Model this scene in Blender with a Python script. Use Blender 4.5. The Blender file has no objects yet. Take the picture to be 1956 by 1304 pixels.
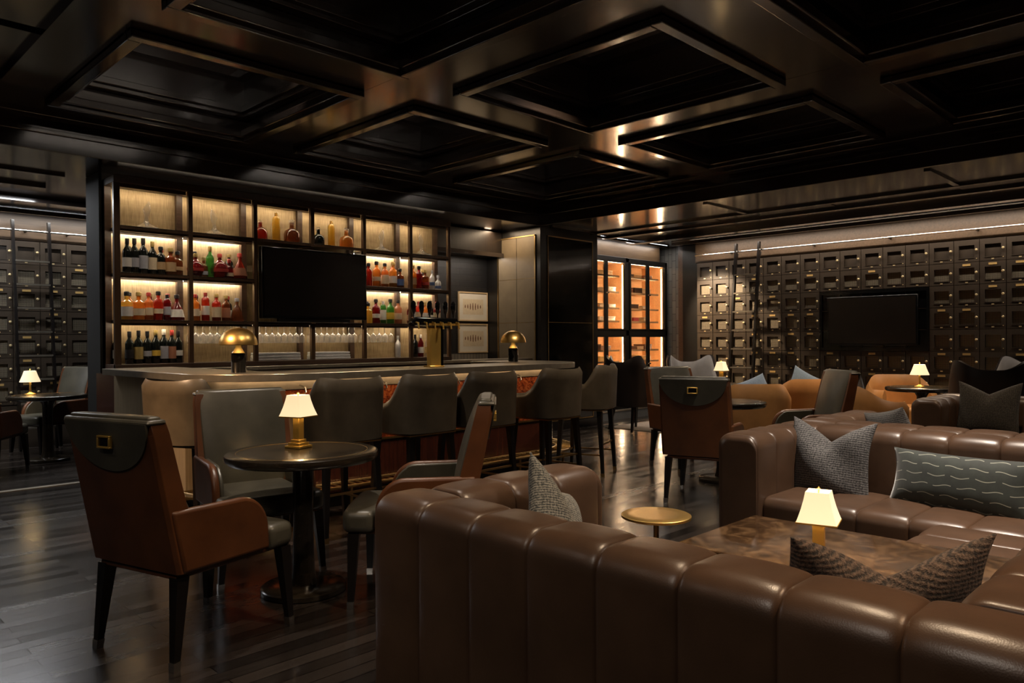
import bpy, bmesh, math, random
from mathutils import Matrix, Vector
PI = math.pi
random.seed(7)
sc = bpy.context.scene
COL = sc.collection

# ------------------------------------------------------------------ camera, world, exposure
FPX, CAMZ = 1439.0, 1.33
YAW, PIT, ROLL, SHY = math.radians(44.94), 0.008, 0.006, 10.5
f0 = Vector((math.cos(YAW), math.sin(YAW), 0)); r0 = Vector((math.sin(YAW), -math.cos(YAW), 0)); zz = Vector((0, 0, 1))
fw = f0 * math.cos(PIT) - zz * math.sin(PIT)
up = r0.cross(fw)
up2 = up * math.cos(ROLL) + r0 * math.sin(ROLL)
rt2 = r0 * math.cos(ROLL) - up * math.sin(ROLL)
cam = bpy.data.cameras.new('camera')
cam.sensor_width = 36.0; cam.sensor_fit = 'HORIZONTAL'
cam.lens = 36.0 * FPX / 1956.0
cam.shift_y = SHY / 1956.0
cam.clip_start = 0.05; cam.clip_end = 100
camo = bpy.data.objects.new('camera', cam); COL.objects.link(camo)
m = Matrix.Identity(4)
for i in range(3):
    m[i][0] = rt2[i]; m[i][1] = up2[i]; m[i][2] = -fw[i]
m[0][3], m[1][3], m[2][3] = 0, 0, CAMZ
camo.matrix_world = m
sc.camera = camo
w = bpy.data.worlds.new('world'); sc.world = w; w.use_nodes = True
w.node_tree.nodes['Background'].inputs[0].default_value = (1.0, .88, .84, 1)
w.node_tree.nodes['Background'].inputs[1].default_value = 0.042
sc.view_settings.view_transform = 'Standard'; sc.view_settings.look = 'None'
sc.view_settings.gamma = 1.0; sc.view_settings.use_curve_mapping = False
sc.view_settings.exposure = 1.0
sc.cycles.max_bounces = 7; sc.cycles.diffuse_bounces = 3; sc.cycles.glossy_bounces = 4
sc.cycles.transparent_max_bounces = 24; sc.cycles.transmission_bounces = 4
sc.cycles.caustics_reflective = False; sc.cycles.caustics_refractive = False
sc.cycles.sample_clamp_indirect = 4.0

def spot(loc, target, watts, angle, color, blend=0.6, r=0.06):
    l = bpy.data.lights.new('downlight_or_fill', 'SPOT'); l.energy = watts; l.color = color
    l.spot_size = math.radians(angle); l.spot_blend = blend; l.shadow_soft_size = r
    o = bpy.data.objects.new('downlight_or_fill', l); COL.objects.link(o); o.location = loc
    d = Vector(target) - Vector(loc)
    o.rotation_euler = d.to_track_quat('-Z', 'Y').to_euler()
    return o
def strip_lamp(loc, sx, sy, watts, color, rot=(0, 0, 0), spread=180):
    """LED or fill strip as a long thin area lamp (shines down before rotation)"""
    l = bpy.data.lights.new('led_or_fill_strip', 'AREA'); l.shape = 'RECTANGLE'; l.size = sx; l.size_y = sy; l.energy = watts; l.color = color; l.spread = math.radians(spread)
    o = bpy.data.objects.new('led_or_fill_strip', l); COL.objects.link(o); o.location = loc; o.rotation_euler = rot
    return o
WARM = (1.0, .74, .48); WARM2 = (1.0, .62, .34); NEUT = (1.0, .86, .72); COOL = (.86, .93, 1.0)
# recessed downlights (in the coffers and flat soffit), plus unseen fill spots added
spot((2.6, 3.9, 3.955), (2.35, 3.8, .7), 150, 70, NEUT)          # over the front round table
spot((1.0, 2.6, 3.30), (1.2, 3.3, .9), 34, 70, WARM)
spot((2.55, 1.2, 3.955), (1.85, 1.3, .7), 190, 76, WARM)            # over the near sofa
spot((4.5, 1.3, 3.955), (4.45, 1.3, .5), 420, 80, NEUT)            # over the facing sofa back
spot((2.9, -.9, 3.955), (2.6, .3, .7), 190, 66, WARM2)
spot((6.9, 3.6, 3.955), (6.6, 3.6, .7), 170, 72, NEUT)            # over the second round table
spot((4.8, 3.7, 3.955), (4.6, 4.5, 1.0), 75, 90, NEUT)           # stools
spot((6.95, 1.3, 3.955), (7.0, 1.6, .6), 110, 70, WARM)
spot((8.9, 3.9, 2.98), (8.9, 4.0, .6), 110, 100, WARM)
spot((9.8, 2.7, 2.98), (9.6, 2.8, .7), 90, 95, WARM)
spot((9.0, 5.9, 2.98), (8.9, 5.8, .7), 90, 90, NEUT)
strip_lamp((1.2, 9.55, 2.985), 2.2, .25, 30, (.95, .97, 1))  # area lamp added to brighten the back room
spot((.1, 5.1, 3.36), (2.1, 5.5, .9), 460, 38, WARM2)          # bar end and first stool
spot((2.7, 3.0, 3.955), (2.75, 5.4, 1.1), 110, 38, WARM)  # added spot, brightens the domed lamps on the bar
spot((5.0, 3.6, 3.955), (4.9, 5.2, 1.1), 120, 70, WARM)  # added spot, lifts the brass along the counter
spot((-.9, 1.0, 3.36), (1.6, 1.5, .3), 62, 90, NEUT, .8, .2)    # first of the soft fill spots added left of and behind the camera
spot((-.9, 3.4, 3.36), (1.0, 3.6, .5), 18, 100, NEUT, .8, .2)
spot((.8, -1.4, 3.955), (2.0, .8, .3), 70, 80, WARM2, .8, .2)
spot((3.0, -1.4, 3.955), (4.2, 1.6, .4), 190, 80, NEUT, .8, .2)  # added soft fill towards the facing sofa
spot((3.3, 2.4, 3.955), (5.4, 2.9, .6), 85, 80, NEUT, .8, .2)
spot((10.3, 7.2, 2.90), (11.53, 6.45, 1.55), 270, 54, WARM, .5)  # added spot standing in for humidor glow on the first lockers
for sx_ in (2.3, 3.2, 4.3, 5.2, 6.3): spot((sx_, 5.55, 3.955), (sx_ + .15, 7.7, 1.55), 36, 40, NEUT, .7)      # added wash of light onto the bottle wall
spot((10.55, 6.75, 2.98), (10.55, 7.8, 1.5), 34, 70, WARM, .8)  # added spot, brightens the humidor shelf fronts
strip_lamp((7.80, 7.95, 2.985), .12, .7, 5, WARM)
# LED strips in the coves above the lockers, above the humidor and in the art niche
strip_lamp((11.21, 1.9, 2.985), .04, 10.0, 54, NEUT)
strip_lamp((.7, 10.98, 2.985), 7.2, .04, 42, (.97, .96, .93))
# faint uplights added on the coffer steps to lift the dark panels
for cx_ in (2.58, 4.80, 6.975):
    for cy_, w_ in ((5.22, 2.2), (2.74, .5), (.24, .3)):
        strip_lamp((cx_, cy_, 3.64), 1.4, .02, w_, NEUT, (math.radians(180 - 20), 0, 0))
strip_lamp((10.5, 7.60, 2.985), 1.9, .06, 7, (1, .9, .78))
strip_lamp((7.35, 8.30, 2.60), 1.3, .05, 4, NEUT)
# ------------------------------------------------------------------ materials
MATS = {}
def nt(name):
    mt = bpy.data.materials.new(name); mt.use_nodes = True
    t = mt.node_tree; b = t.nodes['Principled BSDF']
    MATS[name] = mt
    return mt, t, b
def lk(t, a, b): t.links.new(a, b)
def node(t, kind, **kw):
    n = t.nodes.new(kind)
    for k, v in kw.items(): setattr(n, k, v)
    return n
def coords(t, scale=(1, 1, 1), rot=(0, 0, 0), kind='Object'):
    tc = node(t, 'ShaderNodeTexCoord'); mp = node(t, 'ShaderNodeMapping')
    mp.inputs['Scale'].default_value = scale; mp.inputs['Rotation'].default_value = rot
    lk(t, tc.outputs[kind], mp.inputs['Vector'])
    return mp.outputs['Vector']
def noise(t, vec, scale, detail=4, rough=.55):
    n = node(t, 'ShaderNodeTexNoise'); n.inputs['Scale'].default_value = scale
    n.inputs['Detail'].default_value = detail; n.inputs['Roughness'].default_value = rough
    lk(t, vec, n.inputs['Vector']); return n.outputs['Fac']
def ramp(t, fac, stops):
    r = node(t, 'ShaderNodeValToRGB'); e = r.color_ramp.elements
    while len(e) < len(stops): e.new(.5)
    for el, (p, c) in zip(e, stops): el.position = p; el.color = (c[0], c[1], c[2], 1)
    lk(t, fac, r.inputs['Fac']); return r.outputs['Color']
def bump(t, b, h, strength, dist=.01):
    n = node(t, 'ShaderNodeBump'); n.inputs['Strength'].default_value = strength; n.inputs['Distance'].default_value = dist
    lk(t, h, n.inputs['Height']); lk(t, n.outputs['Normal'], b.inputs['Normal']); return n
def dim(c, k): return tuple(min(1, v * k) for v in c)
def plain(name, c, rough=.5, metal=0.0, spec=.5, var=.15, ns=6, coat=0.0, bumps=0.0, bscale=60):
    mt, t, b = nt(name)
    v = coords(t)
    lk(t, ramp(t, noise(t, v, ns), [(.3, dim(c, 1 - var)), (.7, dim(c, 1 + var))]), b.inputs['Base Color'])
    b.inputs['Roughness'].default_value = rough; b.inputs['Metallic'].default_value = metal
    b.inputs['Specular IOR Level'].default_value = spec; b.inputs['Coat Weight'].default_value = coat
    if bumps: bump(t, b, noise(t, v, bscale, 3), bumps, .004)
    return mt
def wood(name, c1, c2, rough, along='x', scale=1.0, coat=0.0, spec=.5):
    mt, t, b = nt(name)
    s = {'x': (1, 14, 14), 'y': (14, 1, 14), 'z': (14, 14, 1)}[along]
    v = coords(t, tuple(k * scale for k in s))
    f = noise(t, v, 3.0, 6, .6)
    lk(t, ramp(t, f, [(.3, c1), (.7, c2)]), b.inputs['Base Color'])
    b.inputs['Roughness'].default_value = rough; b.inputs['Coat Weight'].default_value = coat; b.inputs['Coat Roughness'].default_value = rough * .8
    b.inputs['Specular IOR Level'].default_value = spec
    bump(t, b, f, .08, .004)
    return mt
def leather(name, c, rough=.38, var=.28, spec=.5):
    mt, t, b = nt(name)
    v = coords(t)
    lk(t, ramp(t, noise(t, v, 5, 6, .6), [(.3, dim(c, 1 - var)), (.7, dim(c, 1 + var))]), b.inputs['Base Color'])
    r = node(t, 'ShaderNodeMapRange'); lk(t, noise(t, v, 9, 3), r.inputs['Value'])
    r.inputs['To Min'].default_value = rough - .07; r.inputs['To Max'].default_value = rough + .09
    lk(t, r.outputs['Result'], b.inputs['Roughness'])
    b.inputs['Specular IOR Level'].default_value = spec
    vo = node(t, 'ShaderNodeTexVoronoi'); vo.inputs['Scale'].default_value = 260; lk(t, v, vo.inputs['Vector'])
    ad = node(t, 'ShaderNodeMath', operation='MULTIPLY_ADD'); ad.inputs[1].default_value = 3.0
    lk(t, noise(t, v, 7, 3), ad.inputs[0]); lk(t, vo.outputs['Distance'], ad.inputs[2])
    bump(t, b, ad.outputs[0], .05, .003)
    return mt
def emit(name, c, s, base=(.8, .8, .8)):
    mt, t, b = nt(name)
    b.inputs['Base Color'].default_value = (*base, 1)
    b.inputs['Emission Color'].default_value = (*c, 1); b.inputs['Emission Strength'].default_value = s
    return mt
def glass(name, tint, gloss=.9, body=0.0, edge=.55):
    """thin tinted glass: clear straight on, mirror like at grazing edges"""
    mt = bpy.data.materials.new(name); mt.use_nodes = True; MATS[name] = mt
    t = mt.node_tree; t.nodes.clear()
    out = node(t, 'ShaderNodeOutputMaterial'); tr = node(t, 'ShaderNodeBsdfTransparent'); gl = node(t, 'ShaderNodeBsdfGlossy')
    tr.inputs['Color'].default_value = (*tint, 1); gl.inputs['Color'].default_value = (gloss, gloss, gloss, 1); gl.inputs['Roughness'].default_value = .06
    lw = node(t, 'ShaderNodeLayerWeight'); lw.inputs['Blend'].default_value = edge
    fr = node(t, 'ShaderNodeMath', operation='MULTIPLY_ADD'); fr.inputs[1].default_value = .85; fr.inputs[2].default_value = .05
    pw = node(t, 'ShaderNodeMath', operation='POWER'); pw.inputs[1].default_value = 2.2
    lk(t, lw.outputs['Facing'], pw.inputs[0]); lk(t, pw.outputs[0], fr.inputs[0])
    mx = node(t, 'ShaderNodeMixShader'); lk(t, fr.outputs[0], mx.inputs['Fac'])
    lk(t, tr.outputs[0], mx.inputs[1]); lk(t, gl.outputs[0], mx.inputs[2])
    last = mx.outputs[0]
    if body:
        df1 = node(t, 'ShaderNodeBsdfTranslucent'); df1.inputs['Color'].default_value = (*tint, 1)
        df2 = node(t, 'ShaderNodeBsdfDiffuse'); df2.inputs['Color'].default_value = (*tint, 1)
        df = node(t, 'ShaderNodeMixShader'); df.inputs['Fac'].default_value = .35; lk(t, df1.outputs[0], df.inputs[1]); lk(t, df2.outputs[0], df.inputs[2])
        m2 = node(t, 'ShaderNodeMixShader'); m2.inputs['Fac'].default_value = body
        lk(t, last, m2.inputs[1]); lk(t, df.outputs[0], m2.inputs[2]); last = m2.outputs[0]
    lk(t, last, out.inputs['Surface']); return mt
def woven(name, c1, c2, sx, sz, rough=.9, strength=.5, cross=.15):
    mt, t, b = nt(name)
    v = coords(t)
    a = node(t, 'ShaderNodeTexWave', bands_direction='Z'); a.inputs['Scale'].default_value = sz; a.inputs['Distortion'].default_value = .8; a.inputs['Detail'].default_value = 3; a.inputs['Detail Scale'].default_value = 2.5
    lk(t, v, a.inputs['Vector'])
    c = node(t, 'ShaderNodeTexWave', bands_direction='X'); c.inputs['Scale'].default_value = sx; c.inputs['Distortion'].default_value = 5.0; c.inputs['Detail'].default_value = 2; lk(t, v, c.inputs['Vector'])
    n = noise(t, v, 120, 4, .7)
    m1 = node(t, 'ShaderNodeMath', operation='MULTIPLY_ADD'); lk(t, n, m1.inputs[0]); m1.inputs[1].default_value = 1.9; m1.inputs[2].default_value = -.68
    m3 = node(t, 'ShaderNodeMath', operation='MULTIPLY_ADD'); m3.inputs[1].default_value = .38; lk(t, a.outputs['Fac'], m3.inputs[0]); lk(t, m1.outputs[0], m3.inputs[2])
    m2 = node(t, 'ShaderNodeMath', operation='MULTIPLY_ADD'); m2.inputs[1].default_value = cross; lk(t, c.outputs['Fac'], m2.inputs[0]); lk(t, m3.outputs[0], m2.inputs[2])
    lk(t, ramp(t, m2.outputs[0], [(.25, c1), (.85, c2)]), b.inputs['Base Color'])
    b.inputs['Roughness'].default_value = rough; b.inputs['Sheen Weight'].default_value = .1
    bump(t, b, m2.outputs[0], strength, .006)
    return mt

# floor: narrow dark stained boards running along X
mt, t, b = nt('floor_wood')
v = coords(t)
bk = node(t, 'ShaderNodeTexBrick'); lk(t, v, bk.inputs['Vector'])
bk.inputs['Scale'].default_value = 1.0; bk.inputs['Brick Width'].default_value = 1.3; bk.inputs['Row Height'].default_value = .085
bk.inputs['Mortar Size'].default_value = .003; bk.inputs['Mortar Smooth'].default_value = .2; bk.offset = .37
bk.inputs['Color1'].default_value = (.008, .0062, .0054, 1); bk.inputs['Color2'].default_value = (.032, .025, .021, 1); bk.inputs['Mortar'].default_value = (.003, .002, .002, 1)
g = noise(t, coords(t, (1.2, 22, 1)), 3, 6, .6)
mx = node(t, 'ShaderNodeMixRGB', blend_type='MULTIPLY'); mx.inputs['Fac'].default_value = .7
lk(t, bk.outputs['Color'], mx.inputs['Color1']); lk(t, ramp(t, g, [(.25, (.45, .45, .45)), (.75, (1.3, 1.25, 1.2))]), mx.inputs['Color2'])
lk(t, mx.outputs['Color'], b.inputs['Base Color'])
rr = node(t, 'ShaderNodeMapRange'); lk(t, noise(t, coords(t, (2, 12, 1)), 4, 4), rr.inputs['Value'])
rr.inputs['To Min'].default_value = .10; rr.inputs['To Max'].default_value = .19
sp_ = node(t, 'ShaderNodeSeparateColor'); lk(t, bk.outputs['Color'], sp_.inputs[0])
ra_ = node(t, 'ShaderNodeMath', operation='MULTIPLY_ADD'); ra_.inputs[1].default_value = 4.0; lk(t, sp_.outputs[0], ra_.inputs[0]); lk(t, rr.outputs['Result'], ra_.inputs[2])
lk(t, ra_.outputs[0], b.inputs['Roughness'])
b.inputs['Specular IOR Level'].default_value = .9
wv = node(t, 'ShaderNodeMath', operation='MULTIPLY_ADD'); wv.inputs[1].default_value = .35
lk(t, noise(t, coords(t, (3, 14, 1)), 3, 3), wv.inputs[0]); lk(t, bk.outputs['Fac'], wv.inputs[2])
inv = node(t, 'ShaderNodeMath', operation='MULTIPLY'); inv.inputs[1].default_value = -1; lk(t, wv.outputs[0], inv.inputs[0])
bump(t, b, inv.outputs[0], .13, .004)

wood('ceiling_wood', (.026, .0185, .016), (.046, .034, .030), .17, 'x', coat=1.0, spec=1.0)
wood('ceiling_wood_y', (.026, .0185, .016), (.046, .034, .030), .17, 'y', coat=1.0, spec=1.0)
wood('frieze_wood', (.066, .039, .020), (.11, .068, .037), .42, 'x')
wood('wall_wood', (.012, .008, .006), (.022, .015, .011), .4, 'z')
wood('bronze_wood', (.062, .031, .015), (.112, .062, .032), .33, 'z', spec=.6)
wood('walnut', (.055, .03, .019), (.10, .058, .038), .38, 'x')
wood('cedar', (.66, .38, .18), (.82, .53, .29), .55, 'x')
wood('table_wood', (.012, .009, .006), (.03, .022, .014), .2, 'x', coat=.3)
wood('dark_red_wood', (.03, .008, .005), (.06, .015, .008), .25, 'z', coat=.3)
plain('black_wood', (.006, .0045, .004), .28, spec=.5)
plain('black_metal', (.010, .0095, .009), .38, metal=.3)
plain('gloss_black', (.004, .004, .004), .12, spec=.6)
plain('screen', (.012, .009, .007), .22, spec=.5)
plain('brass', (.80, .52, .17), .34, metal=1.0, var=.08)
plain('bright_gold', (.95, .76, .42), .38, metal=.75, var=.05)
plain('plate_gold', (.55, .36, .13), .45, metal=.3, var=.1)
plain('gold', (.95, .62, .16), .36, metal=.9, var=.06)
plain('dark_brass', (.42, .28, .12), .35, metal=1.0)
plain('chrome', (.75, .74, .72), .16, metal=1.0, var=.05)
plain('pewter', (.36, .32, .26), .3, metal=.8, var=.12, ns=14)
plain('brushed_steel', (.52, .46, .38), .33, metal=.85)
plain('dark_glass_bottle', (.010, .012, .010), .1, spec=.6)
plain('paper', (.78, .70, .56), .7, var=.05)
plain('white_linen', (.8, .78, .75), .8, bumps=.5, bscale=40)
plain('stone', (.10, .10, .098), .6, bumps=.3)
plain('rug', (.20, .175, .155), .95, bumps=.6, bscale=120)
wood('coffer_cloth', (.15, .13, .115), (.24, .21, .185), .35, 'x', spec=1.0)
plain('matte_black', (.004, .0035, .003), .75, spec=.2)
plain('ebony_panel', (.010, .0085, .0075), .32)
leather('cognac_leather', (.092, .031, .010), .36)
leather('olive_leather', (.062, .056, .041), .34)
leather('brown_leather', (.080, .044, .026), .34, .2)
leather('taupe_leather', (.074, .058, .039), .33)
leather('tan_leather', (.42, .20, .065), .42, .15)
leather('grey_leather', (.20, .19, .185), .40, .12)
leather('dark_leather', (.018, .012, .010), .4)
leather('panel_leather', (.16, .125, .08), .42, .12)
woven('grey_tweed', (.020, .020, .021), (.17, .16, .155), 22, 24)
woven('brown_tweed', (.015, .011, .009), (.20, .13, .09), 30, 24, strength=.9, cross=.08)
woven('blue_tweed', (.035, .04, .042), (.33, .31, .26), 34, 34)
woven('charcoal_tweed', (.02, .018, .017), (.10, .09, .08), 22, 26)
woven('denim', (.08, .125, .19), (.16, .22, .31), 60, 60, strength=.3)
# green velvet with rows of pale wavy stitching
mt, t, b = nt('green_velvet')
v = coords(t)
sx = node(t, 'ShaderNodeSeparateXYZ'); lk(t, v, sx.inputs[0])
def mth(op, a, bb=None, c=None):
    n = node(t, 'ShaderNodeMath', operation=op)
    for i, q in enumerate((a, bb, c)):
        if q is None: continue
        if isinstance(q, (int, float)): n.inputs[i].default_value = q
        else: lk(t, q, n.inputs[i])
    return n.outputs[0]
ph = mth('MULTIPLY', sx.outputs['X'], 52.0)
zrow = mth('ADD', sx.outputs['Z'], mth('MULTIPLY', mth('SINE', ph), .0055))
fr = mth('FRACT', mth('MULTIPLY', zrow, 19.0))
line = mth('LESS_THAN', mth('ABSOLUTE', mth('SUBTRACT', fr, .5)), .038)
dash = mth('GREATER_THAN', mth('SINE', mth('ADD', mth('MULTIPLY', sx.outputs['X'], 52.0), mth('MULTIPLY', mth('FLOOR', mth('MULTIPLY', zrow, 19.0)), 1.9))), -.72)
msk = mth('MULTIPLY', line, dash)
mxn = node(t, 'ShaderNodeMixRGB'); lk(t, msk, mxn.inputs['Fac'])
lk(t, ramp(t, noise(t, v, 20, 4), [(.3, (.009, .014, .011)), (.7, (.02, .029, .022))]), mxn.inputs['Color1']); mxn.inputs['Color2'].default_value = (.30, .31, .25, 1)
lk(t, mxn.outputs[0], b.inputs['Base Color']); b.inputs['Roughness'].default_value = .75; b.inputs['Sheen Weight'].default_value = .4
bump(t, b, msk, .5, .004)
# brass grasscloth behind the bottles
mt, t, b = nt('brass_grasscloth')
v = coords(t, (1, 1, .06))
n1 = noise(t, v, 130, 3); n2 = noise(t, coords(t, (.4, 1, 2)), 9, 4)
md = node(t, 'ShaderNodeMath', operation='MULTIPLY_ADD'); md.inputs[1].default_value = .5; lk(t, n2, md.inputs[0]); lk(t, n1, md.inputs[2])
lk(t, ramp(t, md.outputs[0], [(.45, (.30, .205, .10)), (.95, (.58, .44, .25))]), b.inputs['Base Color'])
b.inputs['Metallic'].default_value = .45; b.inputs['Roughness'].default_value = .42; bump(t, b, n1, .25, .003)
# brushed vertical-grain metal of the bar end
mt, t, b = nt('bar_end_metal')
v = coords(t, (40, 40, .8)); n1 = noise(t, v, 4, 4)
lk(t, ramp(t, n1, [(.3, (.30, .22, .13)), (.7, (.46, .36, .23))]), b.inputs['Base Color']); b.inputs['Metallic'].default_value = .5; b.inputs['Roughness'].default_value = .38
# red burl
mt, t, b = nt('red_burl')
v = coords(t); n1 = noise(t, v, 7, 8, .72)
wv = node(t, 'ShaderNodeTexNoise'); wv.inputs['Scale'].default_value = 16; wv.inputs['Detail'].default_value = 8; wv.inputs['Distortion'].default_value = 2.4; lk(t, v, wv.inputs['Vector'])
lk(t, ramp(t, wv.outputs['Fac'], [(.3, (.05, .008, .004)), (.48, (.24, .045, .014)), (.7, (.46, .14, .045))]), b.inputs['Base Color']); b.inputs['Roughness'].default_value = .22; b.inputs['Coat Weight'].default_value = .4
# marble of the coffee table
mt, t, b = nt('brown_marble')
v = coords(t); wv = node(t, 'ShaderNodeTexNoise'); wv.inputs['Scale'].default_value = 7; wv.inputs['Detail'].default_value = 10; wv.inputs['Roughness'].default_value = .68; wv.inputs['Distortion'].default_value = 1.5; lk(t, v, wv.inputs['Vector'])
lk(t, ramp(t, wv.outputs['Fac'], [(.3, (.012, .007, .004)), (.48, (.05, .027, .013)), (.62, (.115, .066, .032)), (.75, (.20, .135, .07))]), b.inputs['Base Color']); b.inputs['Roughness'].default_value = .09
# locker paint and woven locker screen
plain('locker_wood', (.040, .029, .020), .36, spec=.55, var=.2)
mt, t, b = nt('locker_screen')
v = coords(t, (1, 1, 1), (0, PI / 4, 0))
ck = node(t, 'ShaderNodeTexChecker'); ck.inputs['Scale'].default_value = 95; lk(t, v, ck.inputs['Vector'])
ck.inputs['Color1'].default_value = (.34, .29, .21, 1); ck.inputs['Color2'].default_value = (.022, .017, .012, 1)
lk(t, ck.outputs['Color'], b.inputs['Base Color']); b.inputs['Roughness'].default_value = .38; b.inputs['Metallic'].default_value = .35
# dark brick of the art wall, slate tile of the pier
def brickmat(name, c1, c2, mo, bw, rh, rough=.5, off=.5):
    mt, t, b = nt(name)
    v = coords(t, (1, 1, 1), (PI / 2, 0, 0))
    bk = node(t, 'ShaderNodeTexBrick'); lk(t, v, bk.inputs['Vector']); bk.offset = off
    bk.inputs['Scale'].default_value = 1; bk.inputs['Brick Width'].default_value = bw; bk.inputs['Row Height'].default_value = rh; bk.inputs['Mortar Size'].default_value = .004
    bk.inputs['Color1'].default_value = (*c1, 1); bk.inputs['Color2'].default_value = (*c2, 1); bk.inputs['Mortar'].default_value = (*mo, 1)
    lk(t, bk.outputs['Color'], b.inputs['Base Color']); b.inputs['Roughness'].default_value = rough
    n = node(t, 'ShaderNodeMath', operation='MULTIPLY'); n.inputs[1].default_value = -1; lk(t, bk.outputs['Fac'], n.inputs[0]); bump(t, b, n.outputs[0], .4, .01)
brickmat('dark_brick', (.011, .010, .010), (.016, .014, .013), (.004, .004, .004), .3, .09)
brickmat('pale_tile', (.22, .19, .15), (.28, .24, .19), (.06, .05, .04), .062, .3, .3, 0.0)
mt, t, b = nt('slate')
v = coords(t, (1, 1, 1), (0, PI / 2, 0))
bk = node(t, 'ShaderNodeTexBrick'); lk(t, v, bk.inputs['Vector']); bk.inputs['Scale'].default_value = 1; bk.inputs['Brick Width'].default_value = .24; bk.inputs['Row Height'].default_value = .08; bk.inputs['Mortar Size'].default_value = .004
bk.inputs['Color1'].default_value = (.085, .083, .08, 1); bk.inputs['Color2'].default_value = (.15, .145, .135, 1); bk.inputs['Mortar'].default_value = (.02, .02, .02, 1)
lk(t, bk.outputs['Color'], b.inputs['Base Color']); b.inputs['Roughness'].default_value = .45
# lights and glass
emit('led_warm', (1, .81, .55), 22.0); emit('led_white', (1, .91, .77), 25.0); emit('led_cove', (1, .80, .58), 2.0)
emit('led_cool', (.92, .95, 1), 3.0); emit('led_amber', (1, .72, .42), 12.0); emit('led_bar', (1, .66, .34), 6.0); emit('bulb', (1, .75, .42), 2.5)
mt, t, b = nt('lamp_shade')
b.inputs['Base Color'].default_value = (.75, .66, .48, 1); b.inputs['Roughness'].default_value = .8
b.inputs['Emission Color'].default_value = (1, .76, .44, 1); b.inputs['Emission Strength'].default_value = .42
bump(t, b, noise(t, coords(t, (1, 1, .1)), 90, 2), .2, .002)
glass('clear_glass', (.98, .97, .95), .95, .17, .62)  # white scatter mixed in to imitate the bright gleam of the glasses
glass('pane_glass', (.93, .92, .90), .9, 0, .25)
for nm, tint, bd in (('amber', (.90, .46, .12), .30), ('gold_liquor', (.95, .72, .22), .34), ('orange', (.92, .42, .14), .30), ('red', (.66, .12, .06), .30),
                     ('burgundy', (.42, .045, .05), .26), ('brown', (.46, .20, .08), .26), ('green', (.22, .50, .16), .24), ('rose', (.9, .50, .30), .3)):
    glass('liquor_' + nm, tint, .9, bd, .4)
for nm, c in (('white', (.80, .76, .68)), ('cream', (.74, .60, .40)), ('tan', (.52, .34, .17)), ('yellow', (.80, .52, .07)), ('black', (.012, .012, .014)), ('silver', (.42, .42, .45)),
              ('redlabel', (.45, .05, .04)), ('goldlabel', (.42, .30, .10)), ('copper', (.48, .20, .11)), ('bluelabel', (.10, .17, .38))):
    plain('label_' + nm, c, .5, var=.06, ns=40)
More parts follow.
